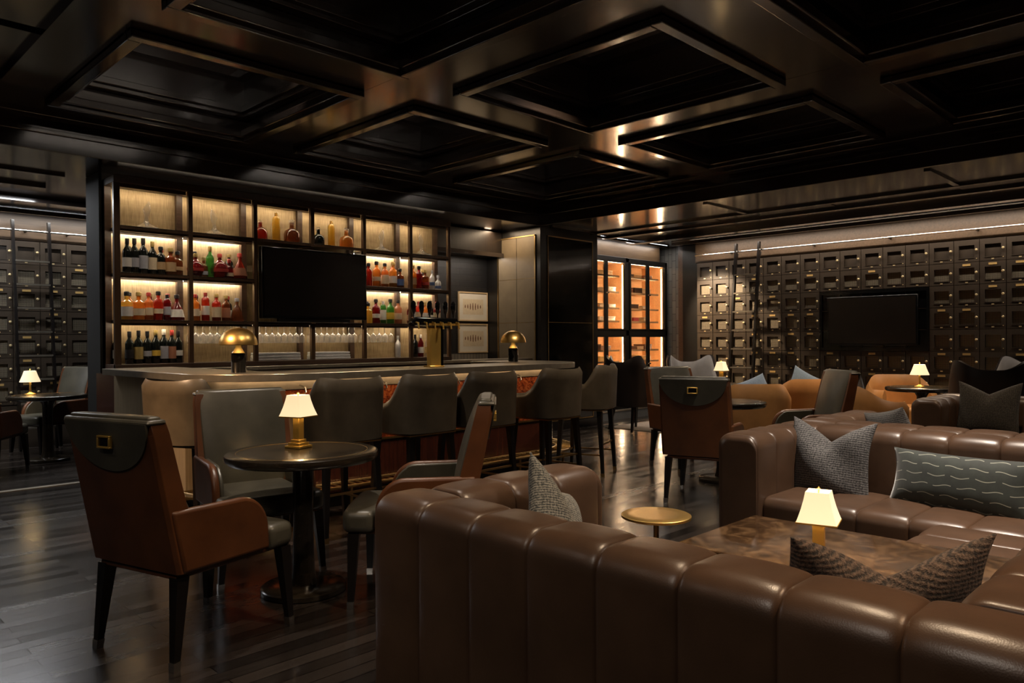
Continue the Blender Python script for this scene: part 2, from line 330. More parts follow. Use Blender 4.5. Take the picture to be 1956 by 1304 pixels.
# ------------------------------------------------------------------ mesh helpers
class MB:
    def __init__(s): s.v = []; s.f = []
    def add(s, vs, fs):
        n = len(s.v); s.v += [tuple(p) for p in vs]; s.f += [tuple(i + n for i in f) for f in fs]; return s
    def box(s, x0, x1, y0, y1, z0, z1):
        vs = [(x0, y0, z0), (x1, y0, z0), (x1, y1, z0), (x0, y1, z0), (x0, y0, z1), (x1, y0, z1), (x1, y1, z1), (x0, y1, z1)]
        return s.add(vs, [(0, 3, 2, 1), (4, 5, 6, 7), (0, 1, 5, 4), (1, 2, 6, 5), (2, 3, 7, 6), (3, 0, 4, 7)])
    def frustum(s, c0, h0, c1, h1):
        """four-sided bar: half sizes h0 at centre c0, h1 at c1"""
        vs = []
        for c, h in ((c0, h0), (c1, h1)):
            for a, bb in ((-1, -1), (1, -1), (1, 1), (-1, 1)): vs.append((c[0] + a * h[0], c[1] + bb * h[1], c[2]))
        return s.add(vs, [(0, 3, 2, 1), (4, 5, 6, 7), (0, 1, 5, 4), (1, 2, 6, 5), (2, 3, 7, 6), (3, 0, 4, 7)])
    def lathe(s, prof, n=24, cx=0, cy=0, cap=True, sx=1, sy=1):
        vs = []; fs = []
        for r, z in prof:
            for k in range(n):
                a = 2 * PI * k / n; vs.append((cx + r * math.cos(a) * sx, cy + r * math.sin(a) * sy, z))
        for i in range(len(prof) - 1):
            for k in range(n):
                k2 = (k + 1) % n; fs.append((i * n + k, i * n + k2, (i + 1) * n + k2, (i + 1) * n + k))
        if cap:
            fs.append(tuple(range(n - 1, -1, -1))); fs.append(tuple((len(prof) - 1) * n + k for k in range(n)))
        return s.add(vs, fs)
    def prism(s, poly, axis, a0, a1):
        """extrude a 2d polygon: axis y -> poly in xz, x -> poly in yz, z -> poly in xy"""
        n = len(poly); vs = []
        for a in (a0, a1):
            for p, q in poly: vs.append({'y': (p, a, q), 'x': (a, p, q), 'z': (p, q, a)}[axis])
        fs = [tuple(range(n)), tuple(range(2 * n - 1, n - 1, -1))]
        for k in range(n): fs.append((k, (k + 1) % n, n + (k + 1) % n, n + k))
        return s.add(vs, fs)
    def tube(s, pts, r, n=8, closed=False):
        pts = [Vector(p) for p in pts]; N = len(pts); vs = []; fs = []
        prev = None
        for i, p in enumerate(pts):
            a = pts[(i - 1) % N] if (closed or i > 0) else p
            c = pts[(i + 1) % N] if (closed or i < N - 1) else p
            d = (c - a).normalized()
            if prev is None:
                ref = Vector((0, 0, 1)) if abs(d.z) < .9 else Vector((1, 0, 0))
            else: ref = prev
            u = (ref - d * ref.dot(d)).normalized(); w = d.cross(u); prev = u
            for k in range(n):
                an = 2 * PI * k / n; vs.append(p + (u * math.cos(an) + w * math.sin(an)) * r)
        for i in range(N if closed else N - 1):
            j = (i + 1) % N
            for k in range(n):
                k2 = (k + 1) % n; fs.append((i * n + k, i * n + k2, j * n + k2, j * n + k))
        if not closed:
            fs.append(tuple(range(n - 1, -1, -1))); fs.append(tuple((N - 1) * n + k for k in range(n)))
        return s.add(vs, fs)
    def rows(s, rows, closed=False, caps=False):
        """skin between consecutive rings of points"""
        m_ = len(rows[0]); vs = [p for r in rows for p in r]; fs = []
        for i in range(len(rows) - 1):
            for k in range(m_ if closed else m_ - 1):
                k2 = (k + 1) % m_; fs.append((i * m_ + k, i * m_ + k2, (i + 1) * m_ + k2, (i + 1) * m_ + k))
        if caps:
            fs.append(tuple(range(m_ - 1, -1, -1))); fs.append(tuple((len(rows) - 1) * m_ + k for k in range(m_)))
        return s.add(vs, fs)
    def xf(s, M):
        s.v = [tuple(M @ Vector(p)) for p in s.v]; return s

def link(name, mesh, parent=None, loc=None, rot=None):
    o = bpy.data.objects.new(name, mesh); COL.objects.link(o)
    if parent is not None: o.parent = parent
    if loc is not None: o.location = loc
    if rot is not None: o.rotation_euler = rot
    return o
def obj(name, mb, mat, parent=None, loc=None, rot=None, bevel=0, seg=2, sub=0, sharp=38, flat=False):
    me = bpy.data.meshes.new(name); me.from_pydata(mb.v, [], mb.f); me.update()
    bm = bmesh.new(); bm.from_mesh(me); bmesh.ops.recalc_face_normals(bm, faces=bm.faces); bm.to_mesh(me); bm.free()
    if not flat:
        me.polygons.foreach_set('use_smooth', [True] * len(me.polygons)); me.set_sharp_from_angle(angle=math.radians(sharp))
    me.materials.append(MATS[mat] if isinstance(mat, str) else mat)
    o = link(name, me, parent, loc, rot)
    if bevel:
        b_ = o.modifiers.new('bevel', 'BEVEL'); b_.width = bevel; b_.segments = seg; b_.limit_method = 'ANGLE'; b_.angle_limit = math.radians(35); b_.harden_normals = False
    if sub:
        b_ = o.modifiers.new('sub', 'SUBSURF'); b_.levels = sub; b_.render_levels = sub
    return o
LABELS = {}
def tag(o, label, cat, group=None):
    n = len(label.split())
    assert 4 <= n <= 16, (n, label)
    if label in LABELS: print('DUP LABEL', label)
    LABELS[label] = 1
    o['label'] = label; o['category'] = cat
    if group: o['group'] = group
    return o
def thing(name, label, cat, loc=(0, 0, 0), rz=0, group=None):
    o = bpy.data.objects.new(name, None); COL.objects.link(o); o.empty_display_size = .1
    o.location = loc; o.rotation_euler = (0, 0, rz)
    return tag(o, label, cat, group)
def struct(name, mb, mat, parent=None, **kw):
    o = obj(name, mb, mat, parent, **kw)
    if parent is None: o['kind'] = 'structure'
    return o
def children(o): return [c for c in list(COL.objects) if c.parent == o]
def dup(src, loc, rz, label, group=None):
    kids = {}
    for c in COL.objects:
        if c.parent: kids.setdefault(c.parent.name, []).append(c)
    def rec(o, par):
        c = o.copy(); COL.objects.link(c)
        if par is not None: c.parent = par
        for ch in kids.get(o.name, []): rec(ch, c)
        return c
    r = rec(src, None); r.location = loc
    r.rotation_euler = (src.rotation_euler[0], src.rotation_euler[1], rz)
    g = group or src.get('group')
    tag(r, label, src['category'], g); return r
def arc(cx, cy, r, a0, a1, n): return [(cx + r * math.cos(math.radians(a0 + (a1 - a0) * i / n)), cy + r * math.sin(math.radians(a0 + (a1 - a0) * i / n))) for i in range(n + 1)]
def path_normals(path):
    """unit mitre vectors pointing to the right of travel"""
    out = []
    for i, p in enumerate(path):
        ns = []
        for a, bb in ((i - 1, i), (i, i + 1)):
            if a < 0 or bb >= len(path): continue
            dx, dy = path[bb][0] - path[a][0], path[bb][1] - path[a][1]; l = math.hypot(dx, dy)
            ns.append((dy / l, -dx / l))
        if len(ns) == 1: out.append(ns[0])
        else:
            sx_, sy_ = ns[0][0] + ns[1][0], ns[0][1] + ns[1][1]; d = 1 + ns[0][0] * ns[1][0] + ns[0][1] * ns[1][1]
            out.append((sx_ / d, sy_ / d))
    return out
def sweep(path, prof, closed=True, mb=None):
    mb = mb or MB(); ns = path_normals(path)
    rows = [[(p[0] + n[0] * o, p[1] + n[1] * o, z) for o, z in prof] for p, n in zip(path, ns)]
    return mb.rows(rows, closed=closed, caps=closed)

# ------------------------------------------------------------------ setting
ZS, ZB, XS, YS = 3.0, 3.34, 8.07, 7.46          # soffit height, beam height, edges of the coffered field
struct('floor', MB().box(-3.2, 12.2, -3.4, 12.0, -.12, 0), 'floor_wood')
struct('trim_1', MB().box(-2.9, 2.17, 7.98, 8.06, 0, .006), 'brushed_steel')       # metal threshold to the back room
# ceiling slab and coffered beams
ceil = struct('ceiling', MB().box(-3.2, 12.2, -3.4, 12.0, 4.02, 4.12), 'ceiling_wood')
cx_cells = [(1.70, 3.46), (3.95, 5.65), (6.13, 7.82)]
cy_cells = [(-2.42, -.40), (.12, 2.10), (2.62, 4.60), (5.10, 7.15)]
xb = [(1.33, 1.70), (3.46, 3.95), (5.65, 6.13), (7.82, XS)]
for x0, x1 in xb: obj('beam', MB().box(x0, x1, -3.2, YS, ZB, 3.98), 'ceiling_wood_y', ceil)
yb = [(-3.2, -2.42), (-.40, .12), (2.10, 2.62), (4.60, 5.10), (7.15, YS)]
for x0, x1 in cx_cells:
    for y0, y1 in yb: obj('beam', MB().box(x0 - .002, x1 + .002, y0, y1, ZB + .001, 3.97), 'ceiling_wood', ceil)
def ring(mb, x0, x1, y0, y1, wd, z0, z1):
    mb.box(x0, x1, y0, y0 + wd, z0, z1); mb.box(x0, x1, y1 - wd, y1, z0, z1); mb.box(x0, x0 + wd, y0 + wd, y1 - wd, z0, z1); mb.box(x1 - wd, x1, y0 + wd, y1 - wd, z0, z1); return mb
for x0, x1 in cx_cells:
    for y0, y1 in cy_cells:
        mb = ring(MB(), x0 - .0, x1 + .0, y0 - .0, y1 + .0, .085, ZB - .055, ZB + .03)
        ring(mb, x0 + .0, x1 - .0, y0 + .0, y1 - .0, .13, ZB - .018, ZB + .05)
        obj('coffer_frame', mb, 'ceiling_wood', ceil, bevel=.008)
        mb = ring(MB(), x0 + .0, x1 - .0, y0 + .0, y1 - .0, .12, 3.56, 3.62); ring(mb, x0 + .0, x1 - .0, y0 + .0, y1 - .0, .09, 3.52, 3.57)
        obj('coffer_step', mb, 'ceiling_wood', ceil, bevel=.006)
        mb = ring(MB(), x0, x1, y0, y1, .06, 3.62, 3.90); ring(mb, x0, x1, y0, y1, .16, 3.88, 3.96)
        obj('coffer_step', mb, 'ceiling_wood_y', ceil)
        obj('coffer_panel', MB().box(x0, x1, y0, y1, 3.962, 4.0), 'coffer_cloth', ceil)
# flat panelled bay at the left of the field
mb = MB().box(-3.2, 1.33, -3.2, 5.66, ZB + .05, 3.6); mb.box(-3.2, 1.33, 5.78, YS, ZB + .05, 3.6); mb.box(-3.2, 1.33, 5.66, 5.78, ZB + .12, 3.6)
obj('ceiling_panel', mb, 'ceiling_wood', ceil)
# drop faces with crown moulding, then the low glossy soffits
mb = MB().box(-3.2, XS, YS, YS + .25, ZS, ZS + .17); mb.box(-3.2, XS, YS + .05, YS + .25, ZS + .17, 3.98); mb.box(-3.2, XS - .02, YS - .05, YS + .06, ZB - .05, ZB + .03); mb.box(-3.2, XS, YS - .02, YS + .02, ZS + .145, ZS + .18)
obj('drop_face', mb, 'ceiling_wood', ceil, bevel=.006)
mb = MB().box(XS, XS + .25, -3.2, YS + .25, ZS, ZS + .17); mb.box(XS + .05, XS + .25, -3.2, YS + .25, ZS + .17, 3.98); mb.box(XS - .05, XS + .06, -3.2, YS, ZB - .05, ZB + .03); mb.box(XS - .02, XS + .02, -3.2, YS, ZS + .145, ZS + .18)
obj('drop_face', mb, 'ceiling_wood_y', ceil, bevel=.006)
obj('soffit', MB().box(XS + .02, 12.2, -3.2, 8.4, ZS + .004, 3.4), 'ceiling_wood_y', ceil)
obj('soffit', MB().box(-3.2, XS + .02, YS + .02, 12.0, ZS + .004, 3.4), 'ceiling_wood', ceil)
mb = MB()
for y in (7.35, 4.83, 2.36, -.14): mb.box(XS + .12, 9.25, y - .03, y + .03, ZS - .018, ZS + .01)
mb.box(9.22, 9.29, -3.2, 7.6, ZS - .022, ZS + .01); mb.box(9.70, 9.78, -3.2, 7.6, ZS - .03, ZS + .01)
mb.box(10.35, 10.5, -3.2, 7.6, ZS - .06, ZS + .01)
obj('soffit_trim', mb, 'ceiling_wood_y', ceil)
mb = MB()
for y in (-1.0, .2, 1.4, 3.8, 5.4): mb.box(9.36, 9.60, y, y + 1.0, ZS - .004, ZS + .006)
obj('air_slot', mb, 'gloss_black', ceil)
mb = MB().box(-3.2, 2.17, 8.40, 8.47, ZS - .022, ZS + .01); mb.box(-3.2, 2.17, 9.1, 9.2, ZS - .03, ZS + .01); mb.box(-3.2, 4.3, 9.9, 10.05, ZS - .06, ZS + .01)
obj('soffit_trim', mb, 'ceiling_wood', ceil)
# walls
struct('wall_right', MB().box(11.98, 12.2, -3.4, 8.4, 0, 3.5), 'wall_wood')
struct('wall_humidor', MB().box(9.36, 12.2, 8.3, 8.5, 0, 3.5), 'wall_wood')
struct('wall_back', MB().box(-3.2, 12.2, -3.4, -3.2, 0, 4.05), 'wall_wood')
struct('wall_left', MB().box(-3.2, -3.0, -3.2, 12.0, 0, 4.05), 'wall_wood')
struct('wall_bar', MB().box(2.385, 6.62, 8.07, 8.40, 0, ZS + .01), 'wall_wood')
struct('wall_art', MB().box(6.62, 8.09, 8.60, 8.8, 0, ZS + .01), 'dark_brick')
struct('wall_far_left', MB().box(-3.2, 4.6, 11.72, 12.0, 0, 3.5), 'wall_wood')
struct('wall_passage', MB().box(4.35, 4.55, 8.3, 11.72, 0, 3.5), 'wall_wood')
struct('trim_2', MB().box(2.36, 2.386, 8.02, 8.42, 0, ZS), 'matte_black')            # black board added to keep the end of the bar wall dark
# upper cabinet and splash tiles of the art niche
struct('trim_3', MB().box(6.62, 8.06, 8.25, 8.6, 2.62, 2.98), 'wall_wood')
obj('splash_tile', MB().box(6.62, 8.06, 8.575, 8.598, .85, 1.14), 'pale_tile')['kind'] = 'structure'
bpy.data.objects['splash_tile'].name = 'trim_4'
# pillar
struct('wall_pillar', MB().box(XS, 9.40, YS, 8.62, 0, ZS + .01), 'ebony_panel')
pn = struct('trim_5', MB().box(XS - .012, XS, 7.56, 8.32, .15, 2.87), 'panel_leather')
mb = MB()
for y in (7.545, 8.325): mb.box(XS - .02, XS, y, y + .018, .13, 2.885)
for z in (.13, 2.87): mb.box(XS - .02, XS, 7.545, 8.343, z, z + .018)
for z in (.95, 1.60, 2.25): mb.box(XS - .0125, XS, 7.56, 8.325, z, z + .006)
obj('brass_inlay', mb, 'dark_brass', pn)
mb = MB().box(XS - .0125, XS, 7.93, 7.938, .15, 2.87); obj('panel_joint', mb, 'black_wood', pn)
pn2 = struct('trim_6', MB().box(8.24, 9.26, YS - .006, YS, .15, 2.86), 'gloss_black')
mb = MB()
for x in (8.22, 9.26): mb.box(x, x + .014, YS - .012, YS, .13, 2.88)
for z in (.13, 1.60, 2.866): mb.box(8.22, 9.274, YS - .012, YS, z, z + (.014 if z != 1.6 else .005))
obj('brass_inlay', mb, 'dark_brass', pn2)
struct('baseboard_pillar', MB().box(XS, 9.42, YS - .03, YS, 0, .12), 'black_wood')
# pier between humidor and lockers
struct('trim_7', MB().box(11.735, 11.98, 7.44, 8.3, 0, ZS), 'slate')
struct('trim_8', MB().box(11.69, 11.98, 7.33, 7.44, 0, ZS), 'walnut')
struct('trim_9', MB().box(11.66, 11.98, 6.96, 7.33, 0, ZS), 'black_metal')
# ------------------------------------------------------------------ wood friezes above lockers and humidor with their cove lights
struct('trim_10', MB().box(11.53, 11.98, -3.2, 6.99, 2.662, ZS), 'frieze_wood')
struct('trim_11', MB().box(-3.0, 4.35, 11.30, 11.72, 2.662, ZS), 'frieze_wood')
struct('trim_12', MB().box(9.40, 11.52, 7.72, 8.3, 2.715, ZS), 'frieze_wood')
def cove(name, lip, strip, strip_mat):
    t_ = struct(name, lip, 'ceiling_wood'); obj('light_strip', strip, strip_mat, t_); return t_
cove('trim_13', MB().box(11.10, 11.13, -3.2, 7.2, 2.945, ZS), MB().box(11.28, 11.31, -3.1, 6.95, 2.992, 2.998), 'led_cove')
cove('trim_14', MB().box(-3.0, 4.35, 10.87, 10.90, 2.945, ZS), MB().box(-2.9, 4.2, 11.05, 11.08, 2.992, 2.998), 'led_cool')
mb = MB()
for k in range(12): mb.box(9.66 + k * .16, 9.66 + k * .16 + .11, 7.56, 7.60, 2.985, 2.995)
cove('trim_15', MB().box(9.40, 11.5, 7.50, 7.52, 2.965, ZS), mb, 'led_cool')
cove('trim_16', MB().box(6.62, 8.05, 8.2, 8.22, 2.6, 2.66), MB().box(6.7, 8.0, 8.24, 8.25, 2.612, 2.618), 'led_cove')

# ------------------------------------------------------------------ lockers
def door_mesh():
    mb = MB(); y0, y1 = -.024, 0
    mb.box(.005, .060, y0, y1, -.297, -.004); mb.box(.246, .300, y0, y1, -.297, -.004)
    mb.box(.060, .246, y0, y1, -.076, -.004); mb.box(.060, .246, y0, y1, -.297, -.246)
    mb.box(.058, .248, y0 - .006, y1, -.252, -.244)
    return mb
def mk(name, mb, mat):
    o = obj(name, mb, mat); me = o.data; bpy.data.objects.remove(o); return me
M_door = mk('door', door_mesh(), 'locker_wood')
M_screen = mk('screen', MB().box(.058, .248, .012, .02, -.25, -.07), 'locker_screen')
M_panel = mk('panel', MB().box(.058, .248, .012, .02, -.25, -.07), 'locker_wood')
kb = MB().lathe([(.003, 0), (.003, .014), (.014, .016), (.017, .023), (.012, .031), (0.001, .034)], 12); kb.xf(Matrix.Translation((.272, -.024, -.142)) @ Matrix.Rotation(PI / 2, 4, 'X'))
M_knob = mk('knob', kb, 'bright_gold')
M_num = mk('number_plate', MB().box(.138, .168, -.028, -.024, -.281, -.266), 'bright_gold')
M_name = mk('name_plate', MB().box(.105, .200, -.029, -.024, -.052, -.024), 'plate_gold')
M_latch = mk('latch', MB().box(.266, .276, -.029, -.024, -.263, -.251), 'bright_gold')
def locker_bank(label, loc, rz, ncol, skip=(), depth=.30, plates=0.35, seed=1, nrow=7):
    rnd = random.Random(seed)
    t_ = thing('locker_bank', label, 'lockers', loc, rz, 'banks of small member lockers')
    W_ = ncol * .305
    mb = MB().box(0, W_, .021, depth, .0, 2.652)
    for c in range(ncol + 1): mb.box(max(0, c * .305 - .004), min(W_, c * .305 + .004), -.012, .021, .552, 2.652)
    for r in range(nrow + 1): mb.box(0, W_, -.010, .021, 2.652 - r * .30 - .003, 2.652 - r * .30 + (.003 if r else 0))
    mb.box(0, W_, -.02, .021, 0, .54)
    obj('carcass', mb, 'locker_wood', t_)
    for r in range(nrow):
        for c in range(ncol):
            if (r, c) in skip: continue
            d = link('door', M_door, t_, (c * .305, 0, 2.652 - r * .30))
            link('screen' if r else 'panel', M_screen if r else M_panel, d); link('knob', M_knob, d); link('number_plate', M_num, d); link('latch', M_latch, d)
            if r > 0 and rnd.random() < plates: link('name_plate', M_name, d)
    return t_
locker_bank('pale-lit wooden lockers beside the slate pier, left of the ladder', (11.53, 6.95, 0), -PI / 2, 3, plates=.12, seed=3)
skip = {(r, c) for r in (2, 3, 4) for c in (4, 5, 6, 7, 8)}
locker_bank('long wall of dark wooden lockers around the recessed television', (11.53, 6.035, 0), -PI / 2, 14, skip, plates=.5, seed=11)
locker_bank('dark lockers in the back room left of the bar', (1.085, 11.30, 0), 0, 8, plates=.55, seed=5)
# ladder rails and rolling ladders
for nm, pts, br, lb in (('ladder_rail', [(11.42, -1.5, 2.776), (11.42, 6.93, 2.776)], [(11.42, y) for y in (.5, 1.6, 2.7, 3.8, 4.9, 6.3)], 'slim steel ladder rail along the top of the right lockers'),
                        ('ladder_rail', [(-1.5, 11.19, 2.776), (4.2, 11.19, 2.776)], [(x, 11.19) for x in (.4, 1.5, 2.45, 2.93, 3.6)], 'slim steel ladder rail above the lockers in the back room')):
    r_ = thing(nm, lb, 'rail')
    obj('rail_tube', MB().tube(pts, .013, 8), 'chrome', r_)
    mb = MB()
    for x, y in br:
        if pts[0][0] == pts[1][0]: mb.box(x, x + .112, y - .012, y + .012, 2.764, 2.788)
        else: mb.box(x - .012, x + .012, y, y + .112, 2.764, 2.788)
    obj('bracket', mb, 'black_metal', r_)
def ladder(label, loc, rz):
    """local: stands at origin, leans towards +y, wall rail .44 m behind the foot"""
    t_ = thing('rolling_ladder', label, 'ladder', loc, rz, 'rolling library ladders')
    H_, L_ = 2.90, .30
    for sx_ in (-.2, .2):
        obj('side_rail', MB().frustum((sx_, 0, .03), (.016, .03), (sx_, L_, H_), (.016, .03)), 'black_wood', t_)
        obj('wheel', MB().lathe([(.03, -.012), (.03, .012)], 14).xf(Matrix.Translation((sx_, 0, .03)) @ Matrix.Rotation(PI / 2, 4, 'Y')), 'black_metal', t_)
        mb = MB().box(sx_ - .012, sx_ + .012, L_ - .03, L_ + .03, 2.79, 2.81); mb.tube([(sx_, L_ - .01, 2.70), (sx_, L_ + .04, 2.69), (sx_, L_ + .05, 2.74)], .012, 6)
        obj('hook', mb, 'black_metal', t_)
    for k in range(8):
        z = .27 + k * .30; y = L_ * z / H_
        obj('rung', MB().box(-.186, .186, y - .045, y + .03, z, z + .022), 'pewter', t_)
    return t_
ladder('black wooden rolling ladder leaning on the right locker wall', (11.07, 5.93, 0), -PI / 2)
ladder('black wooden rolling ladder leaning on the back room lockers', (2.49, 10.88, 0), 0)
# recessed television among the lockers
t_ = thing('television', 'flat television recessed in a black niche of the locker wall', 'television', (11.53, 4.82, 0), -PI / 2)
fr_ = MB().box(0, 1.53, -.03, .02, 1.155, 1.20); fr_.box(0, 1.53, -.03, .02, 2.0, 2.045); fr_.box(0, .035, -.03, .02, 1.20, 2.0); fr_.box(1.495, 1.53, -.03, .02, 1.20, 2.0)
obj('niche_frame', fr_, 'gloss_black', t_); obj('niche_back', MB().box(.03, 1.5, .005, .02, 1.195, 2.005), 'gloss_black', t_)
obj('housing', MB().box(.13, 1.39, -.05, .0, 1.235, 1.955), 'gloss_black', t_, bevel=.006)
obj('display', MB().box(.155, 1.365, -.053, -.05, 1.26, 1.93), 'screen', t_)
# ------------------------------------------------------------------ humidor
hum = thing('humidor_cabinet', 'glass-fronted cigar humidor with black frame and lit cedar shelves', 'cabinet', (0, 0, 0))
mb = MB().box(9.42, 11.70, 8.22, 8.28, .17, 2.70); mb.box(9.42, 9.45, 7.76, 8.25, .17, 2.70); mb.box(10.505, 10.535, 7.76, 8.25, .17, 2.70); mb.box(11.68, 11.71, 7.76, 8.25, .17, 2.70)
mb.box(9.42, 11.70, 7.76, 8.25, 2.66, 2.70); mb.box(9.42, 11.70, 7.76, 8.25, .17, .20); mb.box(9.42, 11.70, 7.78, 8.25, 1.43, 1.475)
obj('cedar_lining', mb, 'cedar', hum)
mb = MB().box(9.40, 11.73, 7.70, 7.76, 2.66, 2.735); mb.box(9.40, 11.73, 7.70, 7.76, .165, .21); mb.box(9.40, 11.73, 7.70, 7.76, 1.405, 1.505)
for x0, x1 in ((9.40, 9.46), (10.475, 10.565), (11.67, 11.73)): mb.box(x0, x1, 7.70, 7.76, .165, 2.735)
obj('frame', mb, 'black_metal', hum, bevel=.004)
obj('plinth', MB().box(9.40, 11.73, 7.66, 8.28, 0, .165), 'stone', hum)
obj('plinth_edge', MB().box(9.40, 11.73, 7.648, 7.66, .14, .165), 'brushed_steel', hum)
for k, (a, b_) in enumerate(((9.46, 9.92), (9.92, 10.475), (10.565, 11.11), (11.11, 11.67))):
    left = k % 2 == 0
    for z0, z1 in ((.21, 1.405), (1.505, 2.66)):
        st = .042
        mb = MB().box(a, a + st, 7.685, 7.715, z0, z1); mb.box(b_ - st, b_, 7.685, 7.715, z0, z1); mb.box(a + st, b_ - st, 7.685, 7.715, z0, z0 + .02); mb.box(a + st, b_ - st, 7.685, 7.715, z1 - .02, z1)
        d = obj('door', mb, 'black_metal', hum)
        obj('pane', MB().box(a + st, b_ - st, 7.697, 7.702, z0 + .02, z1 - .02), 'pane_glass', d)
        hx = b_ - .02 if left else a + .02
        hz = 2.12 if z0 > 1 else .92
        obj('handle', MB().lathe([(.004, 0), (.004, .02), (.014, .022), (.014, .034)], 10).xf(Matrix.Translation((hx, 7.685, hz)) @ Matrix.Rotation(PI / 2, 4, 'X')), 'chrome', d)
HZ = [2.433, 2.159, 1.885, 1.664, 1.169, .975, .763, .533]
for a, b_ in ((9.45, 10.505), (10.535, 11.68)):
    for z in HZ:
        obj('shelf', MB().box(a + .003, b_ - .10, 7.80, 8.22, z - .022, z), 'cedar', hum)
        obj('light_strip', MB().box(a + .03, b_ - .13, 7.815, 7.825, z - .027, z - .0225), 'led_amber', hum)  # hidden strips added under the shelves for an even glow
        obj('shelf_lip', MB().box(a + .003, b_ - .10, 7.792, 7.80, z - .030, z + .002), 'cedar', hum)
    l_ = strip_lamp((b_ - .035, 7.80, 1.45), .03, 2.3, 6, (1, .76, .50)); l_.rotation_euler = Vector((-1, .42, 0)).to_track_quat('-Z', 'Y').to_euler()
    obj('light_strip', MB().box(b_ - .006, b_ - .001, 7.785, 7.80, .24, 2.62), 'led_amber', hum)
    obj('light_strip', MB().box(a + .05, b_ - .05, 7.785, 7.80, 2.648, 2.656), 'led_amber', hum)
    obj('light_strip', MB().box(a + .05, b_ - .05, 7.785, 7.80, 1.418, 1.426), 'led_amber', hum)
for nm, c in (('pale', (.62, .44, .24)), ('dark', (.06, .028, .016)), ('white', (.78, .70, .58)), ('red', (.42, .03, .03)), ('brown', (.20, .085, .04)), ('yellow', (.6, .42, .14))): plain('box_' + nm, c, .5, var=.1)
boxspec = [(10.02, 0, 'pale', .30), (10.20, 0, 'pale', .20), (10.02, 1, 'pale', .34), (10.28, 1, 'white', .22), (9.66, 1, 'brown', .2), (10.05, 2, 'pale', .26), (9.66, 3, 'dark', .2), (10.05, 3, 'white', .22), (10.27, 3, 'white', .2),
           (10.76, 0, 'dark', .30), (10.76, 1, 'brown', .26), (11.30, 1, 'pale', .24), (10.70, 2, 'white', .22), (10.95, 2, 'dark', .2), (11.30, 2, 'white', .2), (10.72, 3, 'pale', .26), (10.98, 3, 'red', .16), (11.30, 3, 'pale', .22),
           (9.66, 4, 'brown', .2), (10.10, 4, 'brown', .3), (10.10, 5, 'yellow', .32), (10.08, 6, 'white', .26), (10.06, 7, 'pale', .3), (10.80, 4, 'brown', .34), (11.34, 4, 'brown', .22), (10.80, 5, 'brown', .3), (10.99, 5, 'yellow', .1), (11.32, 5, 'pale', .22)]
shname = ['top', 'second', 'third', 'fourth', 'fifth', 'sixth', 'seventh', 'eighth']
plainname = {'pale': 'pale wooden', 'dark': 'black', 'white': 'cream white', 'red': 'bright red', 'brown': 'dark brown', 'yellow': 'yellow'}
boxspec += [(9.92, 4, 'dark', .12), (9.68, 5, 'pale', .24), (9.68, 6, 'white', .22), (9.68, 7, 'brown', .24), (9.68, 0, 'brown', .2), (9.68, 2, 'yellow', .18), (10.29, 2, 'white', .18),
            (11.05, 0, 'pale', .2), (11.36, 0, 'brown', .22), (11.06, 1, 'dark', .2), (11.10, 4, 'pale', .2), (10.76, 6, 'white', .26), (11.10, 6, 'pale', .22), (11.40, 6, 'brown', .2), (10.78, 7, 'pale', .26), (11.2, 7, 'white', .3)]
boxspec.sort(key=lambda q: (q[1], q[0]))
cnt = {}
for x, s_, c, wd in boxspec:
    k = (s_, x > 10.5); cnt[k] = cnt.get(k, 0) + 1
    half = 'right' if x > 10.5 else 'left'
    ordn = ['first', 'second', 'third', 'fourth'][cnt[k] - 1]
    hgt = random.uniform(.055, .10); z = HZ[s_]
    bx_ = thing('cigar_box', '%s cigar box, %s from left, %s shelf down, %s half of humidor' % (plainname[c], ordn, shname[s_], half), 'box', (x, 7.97, z), random.uniform(-.1, .1), 'cigar boxes in the humidor')
    obj('box_body', MB().box(-wd / 2, wd / 2, -.12, .12, 0, hgt * .75), 'box_' + c, bx_, bevel=.003)
    obj('lid', MB().box(-wd / 2 - .003, wd / 2 + .003, -.123, .123, hgt * .76, hgt), 'box_' + c, bx_, bevel=.003)
# crumpled dark bag at the bottom of the humidor
mb = MB(); rows = []
for i in range(9):
    ph = i / 8; rr_ = math.sin(PI * min(.97, .18 + .75 * ph)) ; ring_ = []
    for k in range(20):
        a = 2 * PI * k / 20; q = 1 + .13 * math.sin(5 * a + i) + .08 * math.sin(3 * a - 2 * i)
        ring_.append((.20 * rr_ * q * math.cos(a), .14 * rr_ * q * math.sin(a), .205 + .26 * ph))
    rows.append(ring_)
tag(obj('bag', mb.rows(rows, closed=True, caps=True), 'stone', loc=(10.2, 8.0, 0)), 'dark grey crumpled bag on the floor of the humidor', 'bag')

